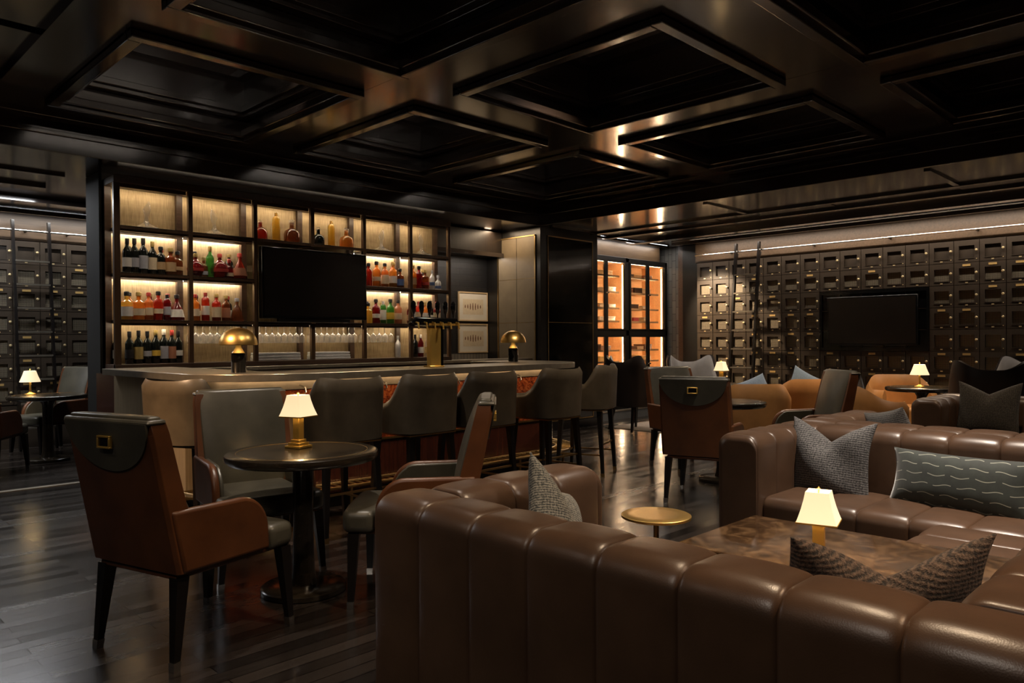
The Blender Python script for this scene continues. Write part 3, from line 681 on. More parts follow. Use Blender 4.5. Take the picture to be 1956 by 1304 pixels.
# ------------------------------------------------------------------ framed prints
def print_frame(label, x, z):
    t_ = thing('framed_print', label, 'picture', (x, 8.595, z), 0, 'framed cigar prints beside the back bar')
    mb = MB()
    w_, h_ = .60, .445
    mb.box(0, w_, -.025, 0, 0, .018); mb.box(0, w_, -.025, 0, h_ - .018, h_); mb.box(0, .018, -.025, 0, .018, h_ - .018); mb.box(w_ - .018, w_, -.025, 0, .018, h_ - .018)
    obj('frame', mb, 'box_pale', t_)
    obj('mat_board', MB().box(.018, w_ - .018, -.018, -.002, .018, h_ - .018), 'paper', t_)
    mb = MB().box(.09, w_ - .09, -.0185, -.018, .10, h_ - .11); obj('print_sheet', mb, 'label_cream', t_)
    mb = MB()
    for k in range(7):
        hh_ = (.05, .06, .09, .11, .10, .07, .05)[k]; xx = .135 + k * .052
        mb.prism([(xx - .007, h_ / 2 - hh_ / 2), (xx + .007, h_ / 2 - hh_ / 2), (xx + .011, h_ / 2), (xx + .005, h_ / 2 + hh_ / 2), (xx - .005, h_ / 2 + hh_ / 2), (xx - .011, h_ / 2)], 'y', -.0192, -.0185)
    obj('cigar_drawing', mb, 'box_brown', t_)
print_frame('upper cream framed print of cigar shapes right of the shelves', 7.46, 1.637)
print_frame('lower cream framed print of cigar shapes, under the upper one', 7.46, 1.152)
# ------------------------------------------------------------------ back bar
bb = thing('back_bar_cabinet', 'dark wooden back counter cabinet below the bottle shelves', 'cabinet', (0, 0, 0))
obj('cabinet_body', MB().box(2.40, 8.05, 7.65, 8.06, 0, 1.04), 'walnut', bb)
obj('cabinet_side', MB().box(2.335, 2.40, 7.53, 8.06, 0, 1.04), 'dark_red_wood', bb)
obj('worktop', MB().box(2.39, 8.06, 7.62, 8.065, 1.04, 1.075), 'pewter', bb, bevel=.004)
obj('sink_rail', MB().box(2.9, 5.1, 7.38, 7.60, .96, 1.0), 'chrome', bb)
PX = [2.43, 3.117, 3.813, 4.502, 5.205, 5.909, 6.545]
SZ = [1.127, 1.557, 2.012, 2.457]; TOPZ = 2.896
sh = thing('back_bar_shelving', 'lit bronze and brass shelving wall full of bottles behind the bar', 'shelves', (0, 0, 0))
for i, x in enumerate(PX):
    if i == 3:
        obj('post', MB().box(x - .022, x + .022, 7.70, 7.745, 2.42, TOPZ - .035), 'bronze_wood', sh); obj('post', MB().box(x - .022, x + .022, 7.70, 7.745, 1.13, 1.54), 'bronze_wood', sh)
    else:
        obj('post', MB().box(x - (.035 if i == 0 else .022), x + .022, 7.70, 7.745, 1.08, TOPZ - .035), 'bronze_wood', sh, bevel=.003)
    obj('post', MB().box(x - .03, x + .03, 7.985, 8.03, 1.08, TOPZ - .035), 'walnut', sh)
obj('top_rail', MB().box(2.395, 6.567, 7.695, 8.03, TOPZ - .035, TOPZ + .03), 'bronze_wood', sh, bevel=.003)
obj('base_rail', MB().box(2.395, 6.567, 7.69, 8.03, 1.078, 1.127), 'walnut', sh, bevel=.003)
BAYS = [(PX[i], PX[i + 1]) for i in range(6)]
for r in (1, 2, 3):
    for i, (a, b_) in enumerate(BAYS):
        if r == 2 and i in (2, 3): continue
        mb = MB().box(a + .022, b_ - .022, 7.70, 8.02, SZ[r] - .032, SZ[r])
        obj('shelf', mb, 'bronze_wood', sh, bevel=.002)
        obj('glass_shelf_edge', MB().box(a + .024, b_ - .024, 7.697, 7.70, SZ[r] - .006, SZ[r] - .001), 'chrome', sh)
for i, (a, b_) in enumerate(BAYS):
    obj('back_panel', MB().box(a + .0, b_ - .0, 8.032, 8.055, 1.10, TOPZ), 'brass_grasscloth', sh)
    for r, top in ((0, SZ[1] - .032), (1, SZ[2] - .032), (2, SZ[3] - .032), (3, TOPZ - .035)):
        if i in (2, 3) and r in (1, 2): continue
        y = 7.985 if r in (1, 2) else 7.775
        mname = 'led_white' if r in (1, 2) else 'led_warm'
        obj('light_strip', MB().box(a + .03, b_ - .03, y, y + .014, top - .007, top - .001), mname, sh)
        obj('light_lip', MB().box(a + .024, b_ - .024, y - .022, y - .018, top - (.032 if r == 3 else .022), top), 'bronze_wood', sh)
        if r in (1, 2):
            obj('light_strip', MB().box(a + .04, b_ - .04, 7.752, 7.76, top - .006, top - .001), 'led_warm', sh)
            obj('light_lip', MB().box(a + .024, b_ - .024, 7.735, 7.739, top - .018, top), 'bronze_wood', sh)
obj('light_strip', MB().box(2.45, 6.5, 7.735, 7.745, TOPZ + .032, TOPZ + .036), 'led_cove', sh)  # hidden strip added to brighten the soffit above
obj('light_lip', MB().box(2.40, 6.56, 7.70, 7.708, TOPZ + .03, TOPZ + .044), 'bronze_wood', sh)
# bar television
tv = thing('bar_television', 'large black flat television in the middle of the bottle shelves', 'television', (3.84, 7.62, 1.57))
obj('housing', MB().box(0, 1.335, 0, .08, .02, .80), 'gloss_black', tv, bevel=.008)
obj('display', MB().box(.022, 1.313, -.003, 0, .05, .778), 'screen', tv)
obj('wall_mount', MB().box(.3, 1.0, .08, .4, .2, .6), 'black_metal', tv)
obj('lower_bar', MB().box(.2, 1.1, .012, .06, -.012, .02), 'black_metal', tv)
# ------------------------------------------------------------------ bottles
PROF = {
 'wine': [(.036, 0), (.0385, .004), (.0385, .185), (.034, .205), (.016, .235), (.0145, .25), (.0145, .30)],
 'whisky': [(.039, 0), (.042, .005), (.042, .165), (.038, .185), (.018, .205), (.016, .215), (.016, .25)],
 'square': [(.045, 0), (.048, .006), (.048, .13), (.044, .148), (.018, .165), (.016, .18), (.016, .215)],
 'tall': [(.034, 0), (.037, .005), (.037, .20), (.033, .222), (.015, .24), (.0145, .27)],
 'round': [(.035, 0), (.055, .012), (.075, .055), (.078, .085), (.068, .125), (.035, .155), (.018, .168), (.016, .21)],
 'cone': [(.062, 0), (.066, .006), (.064, .03), (.048, .10), (.022, .155), (.016, .17), (.016, .215)],
 'small': [(.034, 0), (.037, .005), (.036, .085), (.030, .105), (.012, .12), (.011, .16)],
 'flask': [(.058, 0), (.062, .006), (.062, .07), (.052, .095), (.018, .115), (.016, .16)],
}
CACHE = {}
def lathe_mesh(name, key, prof, mat, n=16, sx=1, sy=1):
    k = (name, key, mat)
    if k not in CACHE: CACHE[k] = mk(name, MB().lathe(prof, n, sx=sx, sy=sy), mat)
    return CACHE[k]
ORD = ['first', 'second', 'third', 'fourth', 'fifth', 'sixth', 'seventh', 'eighth', 'ninth', 'tenth', 'eleventh']
BAYN = ['leftmost bay', 'second bay', 'third bay', 'fourth bay', 'fifth bay', 'rightmost bay']
ROWN = {3: 'top row', 2: 'second row', 1: 'third row', 0: 'bottom row'}
GN = {'dark_glass_bottle': 'black glass', 'liquor_amber': 'amber', 'liquor_gold_liquor': 'golden', 'liquor_orange': 'orange', 'liquor_red': 'red', 'liquor_burgundy': 'dark red', 'liquor_brown': 'brown', 'liquor_green': 'green', 'liquor_rose': 'rosy', 'clear_glass': 'clear glass', 'white_linen': 'white'}
def bottle(x, y, z, kind, gl, cap, lab, s, where):
    pr = PROF[kind]; H = pr[-1][1]
    o = link('bottle', lathe_mesh('bottle', kind, pr, gl), None, (x, y, z + .001)); o.scale = (s * 1.07, s * 1.07, s * 1.07)
    lw_ = ('with %s label ' % {'redlabel': 'red', 'goldlabel': 'gold', 'bluelabel': 'blue'}.get(lab, lab)) if lab else ''
    tag(o, '%s bottle %s%s' % (GN[gl], lw_, where), 'bottle', 'bottles on the back bar shelves')
    rn = pr[-1][0]
    c = lathe_mesh('cap', kind, [(rn + .001, H - .045), (rn + .003, H - .042), (rn + .003, H + .004), (rn - .002, H + .006)] if kind in ('wine', 'tall') else [(rn + .001, H - .018), (rn + .006, H - .012), (rn + .006, H + .014), (rn, H + .02)], cap, 12)
    link('cap', c, o)
    if lab:
        rb = max(p[0] for p in pr[1:4]) + .0012
        if kind in ('round', 'cone', 'flask'): l_ = lathe_mesh('label', kind, [(pr[2][0] * (1.0 if kind != 'cone' else 1.0) + .002, pr[2][1]), ((pr[2][0] + pr[3][0]) / 2 + .003, (pr[2][1] + pr[3][1]) / 2), (pr[3][0] + .002, pr[3][1])], 'label_' + lab, 16) if kind != 'flask' else lathe_mesh('label', kind, [(rb, .02), (rb, .06)], 'label_' + lab, 16)
        else:
            zt = pr[3][1] - .012 if kind != 'small' else .075
            v = int(x * 1000) % 3; l_ = lathe_mesh('label', kind + str(v), [(rb, zt * (.28, .22, .36)[v]), (rb, zt * (.70, .80, .62)[v])], 'label_' + lab, 16)
        link('label', l_, o)
    return o
A, G_, O, R_, B_, N_, D_, GR, RO, CL = 'liquor_amber', 'liquor_gold_liquor', 'liquor_orange', 'liquor_red', 'liquor_burgundy', 'liquor_brown', 'dark_glass_bottle', 'liquor_green', 'liquor_rose', 'clear_glass'
LBK, LGD, LWH, LRD, LSV = 'label_black', 'label_goldlabel', 'label_white', 'label_redlabel', 'label_silver'
SPEC = {
 (2, 0): [(2.553, 'wine', D_, LBK, 'white', 1.03), (2.619, 'wine', D_, LBK, 'silver', 1.05), (2.701, 'wine', D_, LBK, 'silver', 1.08), (2.788, 'wine', D_, LGD, 'cream', 1.0), (2.868, 'whisky', D_, LBK, 'tan', .98), (2.962, 'square', N_, LGD, 'tan', 1.12), (3.058, 'square', N_, LBK, 'tan', 1.0)],
 (2, 1): [(3.215, 'round', B_, LGD, 'redlabel', .98), (3.30, 'small', N_, LGD, 'silver', 1.1), (3.367, 'wine', GR, LGD, None, 1.0), (3.470, 'round', B_, LRD, 'redlabel', 1.05), (3.573, 'small', B_, LRD, 'cream', 1.1), (3.69, 'cone', R_, LRD, 'rose' if False else 'copper', 1.12)],
 (2, 4): [(5.345, 'whisky', R_, LBK, None, 1.0), (5.465, 'whisky', A, LBK, 'cream', 1.1), (5.59, 'whisky', O, LBK, 'cream', 1.05), (5.715, 'whisky', A, LGD, 'white', 1.13), (5.835, 'square', N_, LBK, 'bluelabel', 1.0)],
 (2, 5): [(6.03, 'whisky', A, LGD, 'tan', 1.08), (6.13, 'whisky', B_, LBK, None, 1.05), (6.23, 'square', N_, LGD, 'redlabel', 1.05), (6.35, 'wine', 'white_linen', LSV, 'bluelabel', .80), (6.45, 'small', 'white_linen', LSV, 'bluelabel', 1.05)],
 (1, 0): [(2.545, 'square', G_, LBK, 'white', 1.1), (2.655, 'square', A, LGD, 'cream', 1.1), (2.748, 'whisky', O, LRD, 'cream', .95), (2.84, 'whisky', R_, LBK, 'cream', 1.0), (2.925, 'tall', B_, LBK, 'silver', .88), (3.02, 'cone', B_, LBK, 'white', 1.05)],
 (1, 1): [(3.205, 'whisky', A, LRD, 'cream', .95), (3.315, 'tall', R_, LRD, 'white', 1.0), (3.43, 'whisky', R_, LGD, 'cream', 1.0), (3.535, 'whisky', N_, LGD, 'copper', .95), (3.655, 'cone', N_, LSV, None, 1.0)],
 (1, 4): [(5.335, 'square', G_, LBK, None, 1.0), (5.45, 'whisky', B_, LBK, 'white', 1.05), (5.56, 'tall', GR, LWH, 'white', .95), (5.67, 'whisky', GR, LBK, 'yellow', 1.08), (5.79, 'whisky', RO, LBK, 'cream', 1.05)],
 (1, 5): [(6.01, 'whisky', D_, LBK, 'silver', 1.05), (6.12, 'tall', R_, LRD, 'cream', 1.0), (6.22, 'whisky', A, LGD, 'white', 1.0), (6.32, 'wine', D_, LBK, 'white', .95), (6.43, 'whisky', B_, LRD, 'cream', 1.05)],
 (0, 0): [(2.565, 'wine', D_, LBK, 'black', .97), (2.65, 'wine', D_, LBK, 'goldlabel', 1.0), (2.732, 'wine', D_, LBK, 'silver', .98), (2.813, 'wine', D_, LGD, 'yellow', 1.02), (2.89, 'wine', D_, LWH, 'silver', 1.04), (2.968, 'wine', D_, LRD, 'copper', 1.02), (3.05, 'wine', D_, LBK, 'white', 1.0)],
 (0, 5): [(6.06, 'wine', D_, LBK, None, .9), (6.15, 'wine', B_, LWH, 'white', .9), (6.27, 'wine', CL, LSV, 'goldlabel', .9)],
 (3, 2): [(3.93, 'flask', R_, 'clear_glass', None, 1.15), (4.12, 'tall', G_, 'clear_glass', None, 1.1), (4.31, 'flask', N_, 'clear_glass', None, 1.35)],
 (3, 3): [(4.65, 'flask', D_, 'clear_glass', None, 1.1), (4.825, 'tall', G_, 'clear_glass', None, 1.05), (5.03, 'flask', A, 'clear_glass', None, 1.25)],
}
for (r, i), L in SPEC.items():
    for k, (x, kind, gl, cap, lab, s) in enumerate(L):
        x = min(max(x, BAYS[i][0] + .09), BAYS[i][1] - .085)
        bottle(x, 7.83, SZ[r], kind, gl, cap, lab, s, '%s from left, %s, %s' % (ORD[k], ROWN[r], BAYN[i]))
# a rear rank behind, fewer and darker
REAR = {(2, 0): [2.60, 2.74, 2.91, 3.01], (2, 1): [3.25, 3.62], (2, 4): [5.40, 5.65, 5.78], (2, 5): [6.08, 6.28], (1, 0): [2.60, 2.80, 2.97], (1, 1): [3.26, 3.48, 3.60], (1, 4): [5.39, 5.61], (1, 5): [6.06, 6.27], (0, 0): [2.60, 2.77, 2.93]}
for (r, i), L in REAR.items():
    for k, x in enumerate(L):
        gl = (D_, A, B_, N_)[(k + i + r) % 4] if r else D_
        bottle(x, 7.935, SZ[r], 'whisky' if r else 'wine', gl, (LBK, LGD, LRD)[k % 3], ('white', 'cream', 'tan')[(k + i) % 3], .95, '%s of the rear rank, %s, %s' % (ORD[k], ROWN[r], BAYN[i]))
# two white bottles at the right of the fifth bay, side bottle at far left
bottle(5.79, 7.84, SZ[0], 'wine', 'white_linen', LSV, None, .85, 'standing below the hanging glasses, bottom row, fifth bay')
bottle(2.49, 7.95, SZ[0], 'wine', D_, LBK, 'white', .95, 'alone at the far left end, bottom row, leftmost bay')
# decanters
def decanter(x, label, flip):
    t_ = thing('decanter', label, 'decanter', (x, 7.85, SZ[3]), 0, 'empty crystal decanters on the top row')
    obj('bowl', MB().lathe([(.06, .001), (.115, .008), (.118, .016), (.07, .04), (.03, .065), (.02, .085), (.018, .11)], 24), 'clear_glass', t_)
    rows = []
    for i in range(9):
        q = i / 8; r = .016 + .017 * math.sin(q * PI * .62); cx = flip * (.012 * math.sin(q * 3.4)); z = .11 + .13 * q
        ring_ = []
        for k in range(16):
            a = 2 * PI * k / 16; zz_ = z + q * .05 * math.cos(a) * flip
            ring_.append((cx + r * math.cos(a), r * .6 * math.sin(a), zz_))
        rows.append(ring_)
    obj('neck', MB().rows(rows, closed=True), 'clear_glass', t_)
decanter(2.74, 'clear crystal decanter with twisted neck, top row, leftmost bay', 1)
decanter(3.425, 'clear crystal decanter with twisted neck, top row, second bay', -1)
decanter(5.55, 'clear crystal decanter with twisted neck, top row, fifth bay', 1)
decanter(6.19, 'clear crystal decanter with twisted neck, top row, rightmost bay', -1)
# hanging stemware
GP = [(.034, 0), (.034, -.002), (.006, -.006), (.0035, -.012), (.0035, -.085), (.010, -.092), (.028, -.105), (.036, -.125), (.037, -.15), (.031, -.20)]
M_glass = mk('wine_glass', MB().lathe(GP, 16, cap=False), 'clear_glass')
for i, xs in ((1, [3.19 + .075 * k for k in range(8)]), (2, [3.89 + .073 * k for k in range(8)]), (3, [4.58 + .075 * k for k in range(8)]), (4, [5.29 + .088 * k for k in range(5)])):
    rk = tag(obj('glass_rack', (lambda mb: [mb.box(xs[0] - .04, xs[-1] + .04, y, y + .006, SZ[1] - .042, SZ[1] - .034) for y in (7.768, 7.802, 7.898, 7.932)] and mb)(MB()), 'chrome'), 'metal stemware rack under the shelf of the %s' % BAYN[i], 'rack', 'stemware racks')
    for rk_, y in (('front', 7.79), ('back', 7.92)):
        for k, x in enumerate(xs):
            o = link('wine_glass', M_glass, None, (x, y, SZ[1] - .035))
            tag(o, 'clear wine glass hanging upside down, %s from left, %s row, %s' % (ORD[k], rk_, BAYN[i]), 'glass', 'hanging wine glasses')
for i, x0, x1 in ((2, 3.86, 4.40), (3, 4.56, 5.06)):
    mb = MB()
    for k in range(3): mb.box(x0 + .004 * k, x1 - .004 * k, 7.80, 7.96, SZ[0] + .001 + .03 * k, SZ[0] + .029 + .03 * k)
    tag(obj('napkin_stack', mb, 'white_linen', bevel=.006), 'long stack of folded white napkins, bottom row, %s' % BAYN[i], 'napkins', 'napkin stacks')

# ------------------------------------------------------------------ bar counter
RC = .70
OUT = [(2.22, 7.50), (2.23, 5.80)] + arc(2.93, 5.75, RC, 180, 270, 12) + [(4.2, 5.03)] + arc(5.75, 5.77, RC, 270, 360, 12) + [(6.45, 6.5)]
bar = thing('bar_counter', 'curved bar counter with pewter top and glowing red burl front', 'bar', (0, 0, 0))
obj('counter_top', sweep(OUT, [(0, 1.044), (0, 1.10), (-.62, 1.10), (-.62, 1.06), (-.018, 1.06), (-.018, 1.044)]), 'pewter', bar, bevel=.004)
i0 = 2
left_path = OUT[:6]; front_path = OUT[5:]
def panel(name, path, o0, o1, z0, z1, mat, bev=0): return obj(name, sweep(path, [(o0, z0), (o0, z1), (o1, z1), (o1, z0)]), mat, bar, bevel=bev)
panel('end_panel', [(2.22, 7.50), (2.23, 5.90)], -.10, -.16, .12, 1.055, 'bar_end_metal')
panel('burl_panel', front_path, -.24, -.30, .52, .965, 'red_burl')
panel('lower_panel', front_path, -.245, -.30, .12, .52, 'dark_red_wood')
panel('fascia', OUT[2:], -.22, -.30, .97, 1.06, 'brushed_steel')
panel('brass_line', front_path, -.232, -.25, .505, .522, 'dark_brass')
panel('plinth', OUT, -.29, -.34, 0, .12, 'black_wood')
panel('inner_shelf', OUT, -.30, -.60, .80, .83, 'black_metal')
panel('light_strip', OUT[1:-1], -.05, -.08, 1.050, 1.058, 'led_bar')
obj('end_trim', MB().box(6.13, 6.235, 6.49, 6.53, .12, 1.06), 'chrome', bar)
for x in (2.95, 3.7, 4.5, 5.3): obj('bag_hook', MB().tube([(x, 5.255, 1.0), (x, 5.18, .985), (x, 5.17, .95), (x, 5.19, .935)], .008, 6), 'chrome', bar)
# slatted foot rail
ns = path_normals(OUT); mb = MB(); fp = OUT[1:]
for o_ in (-.02, -.21):
    mb.tube([(p[0] + n[0] * o_, p[1] + n[1] * o_, .20) for p, n in zip(OUT[1:], ns[1:])], .014, 8)
obj('foot_rail', mb, 'dark_brass', bar)
mb = MB(); acc = 0
dense = []
for a, b_ in zip(OUT[1:], OUT[2:]):
    l = math.dist(a, b_); n_ = max(1, int(l / .07))
    for q in range(n_): dense.append((a[0] + (b_[0] - a[0]) * q / n_, a[1] + (b_[1] - a[1]) * q / n_))
dn = path_normals(dense)
for p, n in zip(dense[::1], dn[::1]):
    mb.tube([(p[0] - n[0] * .015, p[1] - n[1] * .015, .20), (p[0] - n[0] * .215, p[1] - n[1] * .215, .20)], .007, 6)
obj('foot_rail_slats', mb, 'dark_brass', bar)
for p, n in list(zip(dense, dn))[::9]: obj('foot_rail_post', MB().tube([(p[0] - n[0] * .02, p[1] - n[1] * .02, .20), (p[0] - n[0] * .02, p[1] - n[1] * .02, 0)], .012, 8), 'dark_brass', bar)
# mushroom lamps
def mushroom(label, x, y, base):
    t_ = thing('mushroom_lamp', label, 'lamp', (x, y, 1.10), 0, 'domed brass lamps on the bar')
    obj('base', MB().lathe([(.052, .001), (.054, .004), (.054, .148), (.050, .152)], 28), base, t_)
    obj('neck', MB().lathe([(.050, .152), (.040, .165), (.024, .19), (.018, .22), (.018, .25)], 24), 'chrome', t_)
    prof = [(.142 * math.cos(a), .215 + .13 * math.sin(a)) for a in [PI / 2 * k / 12 for k in range(12)]] + [(.001, .345)]
    inner = [(r * .97, z - .004) for r, z in prof[::-1]]
    obj('dome_shade', MB().lathe(prof + inner, 36, cap=False), 'brass', t_)
    obj('light_bulb', MB().lathe([(.018, .251), (.03, .265), (.03, .285), (.012, .30)], 14), 'bulb', t_)
    return t_
mushroom('domed brass lamp on the left bend of the bar', 2.60, 5.55, 'gloss_black')
mushroom('domed brass lamp at the right end of the bar', 5.93, 5.90, 'gloss_black')
# beer tower
t_ = thing('beer_tower', 'gold beer tap tower with black handles on the bar', 'tap', (4.33, 5.32, 1.10), -.18)
obj('column', MB().box(-.055, .055, -.04, .04, .001, .36), 'gold', t_, bevel=.01)
obj('foot', MB().box(-.075, .075, -.06, .06, 0, .012), 'gold', t_, bevel=.004)
obj('column_side', MB().box(.056, .072, -.045, .045, .001, .36), 'gloss_black', t_)
obj('head', MB().prism([(-.245, .40), (-.22, .365), (.19, .365), (.245, .40), (.22, .44), (-.20, .45)], 'y', -.05, .05), 'gloss_black', t_, bevel=.012)
obj('head_trim', MB().box(-.08, .24, -.056, -.05, .372, .392), 'gold', t_)
for k in range(6):
    x = -.205 + k * .082
    h_ = obj('tap_handle', MB().lathe([(.006, .445), (.008, .47), (.02, .50), (.026, .54), (.024, .575), (.012, .592), (.001, .595)], 14, cx=x, sy=.6), 'gloss_black', t_)
    obj('spout', MB().tube([(x, -.05, .40), (x, -.095, .395), (x, -.105, .34)], .008, 8), 'gold', t_)
# ------------------------------------------------------------------ bar stools
def superell(a, rx, ry, p=2.6):
    c, s = math.cos(a), math.sin(a)
    return (rx * math.copysign(abs(c) ** (2 / p), c), ry * math.copysign(abs(s) ** (2 / p), s))
def tub(name, mat, par, rx, ry, a_open, topf, z0, th, p=2.6, flare=0.0, n=44, nz=9, x_off=0, inner=None):
    """upholstered wall open at +x; topf(angle from the rear 0..pi) gives top height"""
    mo = MB(); rows = []
    for i in range(n + 1):
        a = a_open + (2 * PI - 2 * a_open) * i / n
        ang = abs(PI - a)
        zt = topf(ang); col = []
        for side in (0, 1):
            for k in range(nz + 1):
                q = k / nz if side == 0 else 1 - k / nz
                z = z0 + (zt - z0) * q
                fl = 1 + flare * q
                rr_ = 0 if side == 0 else th
                edge = th * .5 * max(0, (q - .93) / .07) ** 2
                x, y = superell(a, rx * fl - rr_ - (edge if side == 0 else -edge), ry * fl - rr_ - (edge if side == 0 else -edge), p)
                col.append((x + x_off, y, z + (th * .25 * (1 - max(0, (q - .93) / .07)) * 0)))
        rows.append(col)
    mo.rows(rows, closed=True, caps=True)
    return obj(name, mo, mat, par, sharp=50)
def smooth(t): t = max(0, min(1, t)); return t * t * (3 - 2 * t)
def make_stool(label, loc, rz):
    t_ = thing('bar_stool', label, 'stool', loc, rz, 'leather bar stools along the bar')
    def top(ang): return .87 + .21 * (1 - smooth((ang - math.radians(52)) / math.radians(42))) + .015 * smooth((ang - .1) / .7) * (1 - smooth((ang - 1.0) / .3))
    s_ = tub('shell', 'taupe_leather', t_, .285, .29, math.radians(40), top, .66, .05, 3.0, .06)
    obj('seat', MB().box(-.23, .29, -.225, .225, .70, .80), 'taupe_leather', t_, bevel=.04, seg=4)
    obj('seat_base', MB().box(-.225, .275, -.22, .22, .645, .70), 'taupe_leather', t_, bevel=.01)
    obj('nail_trim', MB().box(-.23, .25, -.225, .225, .638, .648), 'dark_brass', t_)
    for sx_, sy_ in ((-1, -1), (-1, 1), (1, -1), (1, 1)):
        l_ = obj('leg', MB().frustum((sx_ * .235, sy_ * .225, .0), (.014, .014), (sx_ * .195, sy_ * .19, .645), (.024, .024)), 'black_wood', t_)
        obj('ferrule', MB().frustum((sx_ * .2352, sy_ * .2252, .0), (.0155, .0155), (sx_ * .2328, sy_ * .223, .035), (.0165, .0165)), 'dark_brass', l_)
    mb = MB().box(-.22, .22, -.218, -.206, .20, .215); mb.box(-.22, .22, .206, .218, .20, .215); mb.box(.208, .22, -.21, .21, .20, .215); mb.box(-.22, -.208, -.21, .21, .30, .315)
    obj('foot_bar', mb, 'dark_brass', t_)
    return t_
stool = make_stool('leather bar stool at the left bend of the bar, leftmost of the row', (2.14, 5.22, 0), math.radians(24))
for (x, y, a), lb in zip(((2.86, 4.61, 90), (3.54, 4.60, 92), (4.17, 4.58, 92), (5.03, 4.60, 92), (5.93, 4.86, 112)),
    ('leather bar stool right behind the small lamp of the front table', 'leather bar stool in front of the beer tower, third from right end of counter' if False else 'leather bar stool third from the left in view',
     'leather bar stool between the tilted chair back and the right lamp', 'leather bar stool second from the right end of the bar', 'rightmost leather bar stool, partly behind its neighbour')):
    dup(stool, (x, y, 0), math.radians(a), lb)
# ------------------------------------------------------------------ club chairs
def make_club(label, loc, rz):
    t_ = thing('club_chair', label, 'chair', loc, rz, 'cognac and olive club chairs')
    # rear shell, raked, with the olive yoke on top
    def back_x(z): return -.285 - .125 * ((z - .40) / .62)
    rows = []
    for k in range(13):
        z = .39 + (1.02 - .39) * k / 12; hw = .284 - .006 * (k / 12); xr = back_x(z)
        th = .115 - .03 * k / 12
        e = .03 if k == 12 else 0
        rows.append([(xr + e, -hw + .015, z), (xr + e, 0, z), (xr + e, hw - .015, z), (xr + .015, hw - e * .3, z), (xr + th, hw - e * .3, z), (xr + th - e * .3, 0, z), (xr + th, -hw + e * .3, z), (xr + .015, -hw + e * .3, z)])
    obj('back_shell', MB().rows(rows, closed=True, caps=True), 'cognac_leather', t_, bevel=.012, seg=3)
    # yoke: half-moon of olive leather hugging the rear of the back
    n = 24; R1 = .268
    front = []; rear = []
    poly = [(-R1, 1.012)] + [(R1 * math.sin(a), 1.012 - .205 * math.cos(a) ** 1.0) for a in [(-PI / 2 + PI * k / n) for k in range(1, n)]] + [(R1, 1.012)]
    vs = []; m_ = len(poly)
    for off in (.002, -.008):
        for y, z in poly: vs.append((back_x(z) + off, y, z))
    fs = [tuple(range(m_)), tuple(range(2 * m_ - 1, m_ - 1, -1))] + [(k, (k + 1) % m_, m_ + (k + 1) % m_, m_ + k) for k in range(m_)]
    yk = obj('yoke', MB().add(vs, fs), 'olive_leather', t_)
    xh = back_x(.955)
    hb = MB(); zc = .93
    for (y0, y1, z0, z1) in ((-.042, .042, .018, .026), (-.042, .042, -.026, -.018), (-.042, -.033, -.018, .018), (.033, .042, -.018, .018)): hb.box(xh - .020, xh - .004, y0, y1, zc + z0, zc + z1)
    obj('pull_handle', hb, 'gold', yk, bevel=.002)
    obj('handle_recess', MB().box(xh - .0125, xh - .002, -.034, .034, zc - .019, zc + .019), 'gloss_black', yk)
    # inner cushion of the back
    rows = []
    for k in range(11):
        q = k / 10; z = .45 + .59 * q; hw = (.245 + .022 * q) * (1 - .02 * (abs(q - .5) * 2) ** 6); x0 = back_x(z) + .10 - .03 * q
        bul = .045 * math.sin(PI * min(1, max(0, .05 + .9 * q))) ** .5
        rows.append([(x0 - .055, -hw, z), (x0 + bul * .3, -hw, z), (x0 + bul, -hw * .7, z), (x0 + bul * 1.15, 0, z), (x0 + bul, hw * .7, z), (x0 + bul * .3, hw, z), (x0 - .055, hw, z)])
    obj('backrest', MB().rows(rows, closed=True, caps=True), 'olive_leather', t_, bevel=.014, seg=3)
    # top roll
    xt = back_x(1.02)
    obj('top_border', MB().box(xt - .002, xt + .085, -.277, .277, 1.006, 1.027), 'olive_leather', t_, bevel=.012, seg=3)
    # seat: T shaped cushion with a waterfall front
    obj('seat', MB().prism([(-.21, -.222), (.185, -.222), (.20, -.290), (.345, -.286), (.364, -.22), (.37, 0), (.364, .22), (.345, .286), (.20, .290), (.185, .222), (-.21, .222)], 'z', .372, .485), 'olive_leather', t_, bevel=.034, seg=4)
    obj('seat_frame', MB().box(-.27, .33, -.250, .250, .362, .385), 'cognac_leather', t_, bevel=.006)
    for s_ in (-1, 1):
        prof = [(-.262, .39), (-.315, .655)] + [(.02 + .0, .648)] + [(.035 + .155 * math.sin(a), .648 - .17 * (1 - math.cos(a))) for a in [PI / 2 * k / 9 for k in range(10)]] + [(.195, .39)]
        y0 = s_ * .250; y1 = s_ * .293; ym = s_ * .226
        ar = obj('arm', MB().prism(prof, 'y', min(y0, y1), max(y0, y1)), 'cognac_leather', t_, bevel=.016, seg=3)
        inner = [(x, z - .012 if z > .5 else z) for x, z in prof]
        inner = [(max(x, -.2) - (.012 if x > .1 else 0), z) for x, z in inner]
        obj('arm_lining', MB().prism(inner, 'y', min(y0, ym), max(y0, ym)), 'olive_leather', ar, bevel=.008)
    for sx_, sy_ in ((-1, -1), (-1, 1), (1, -1), (1, 1)):
        bx_, tx_ = (-.285, -.245) if sx_ < 0 else (.315, .300)
        yb_, yt_ = (sy_ * .255, sy_ * .238) if sx_ < 0 else (sy_ * .284, sy_ * .254)
        l_ = obj('leg', MB().frustum((bx_, yb_, 0), (.0135, .0135), (tx_, yt_, .372), (.029, .026)), 'black_wood', t_)
        obj('ferrule', MB().frustum((bx_, yb_, 0), (.0155, .0155), (bx_ + (tx_ - bx_) * .1, yb_ + (yt_ - yb_) * .1, .038), (.0175, .0175)), 'chrome', l_)
    return t_
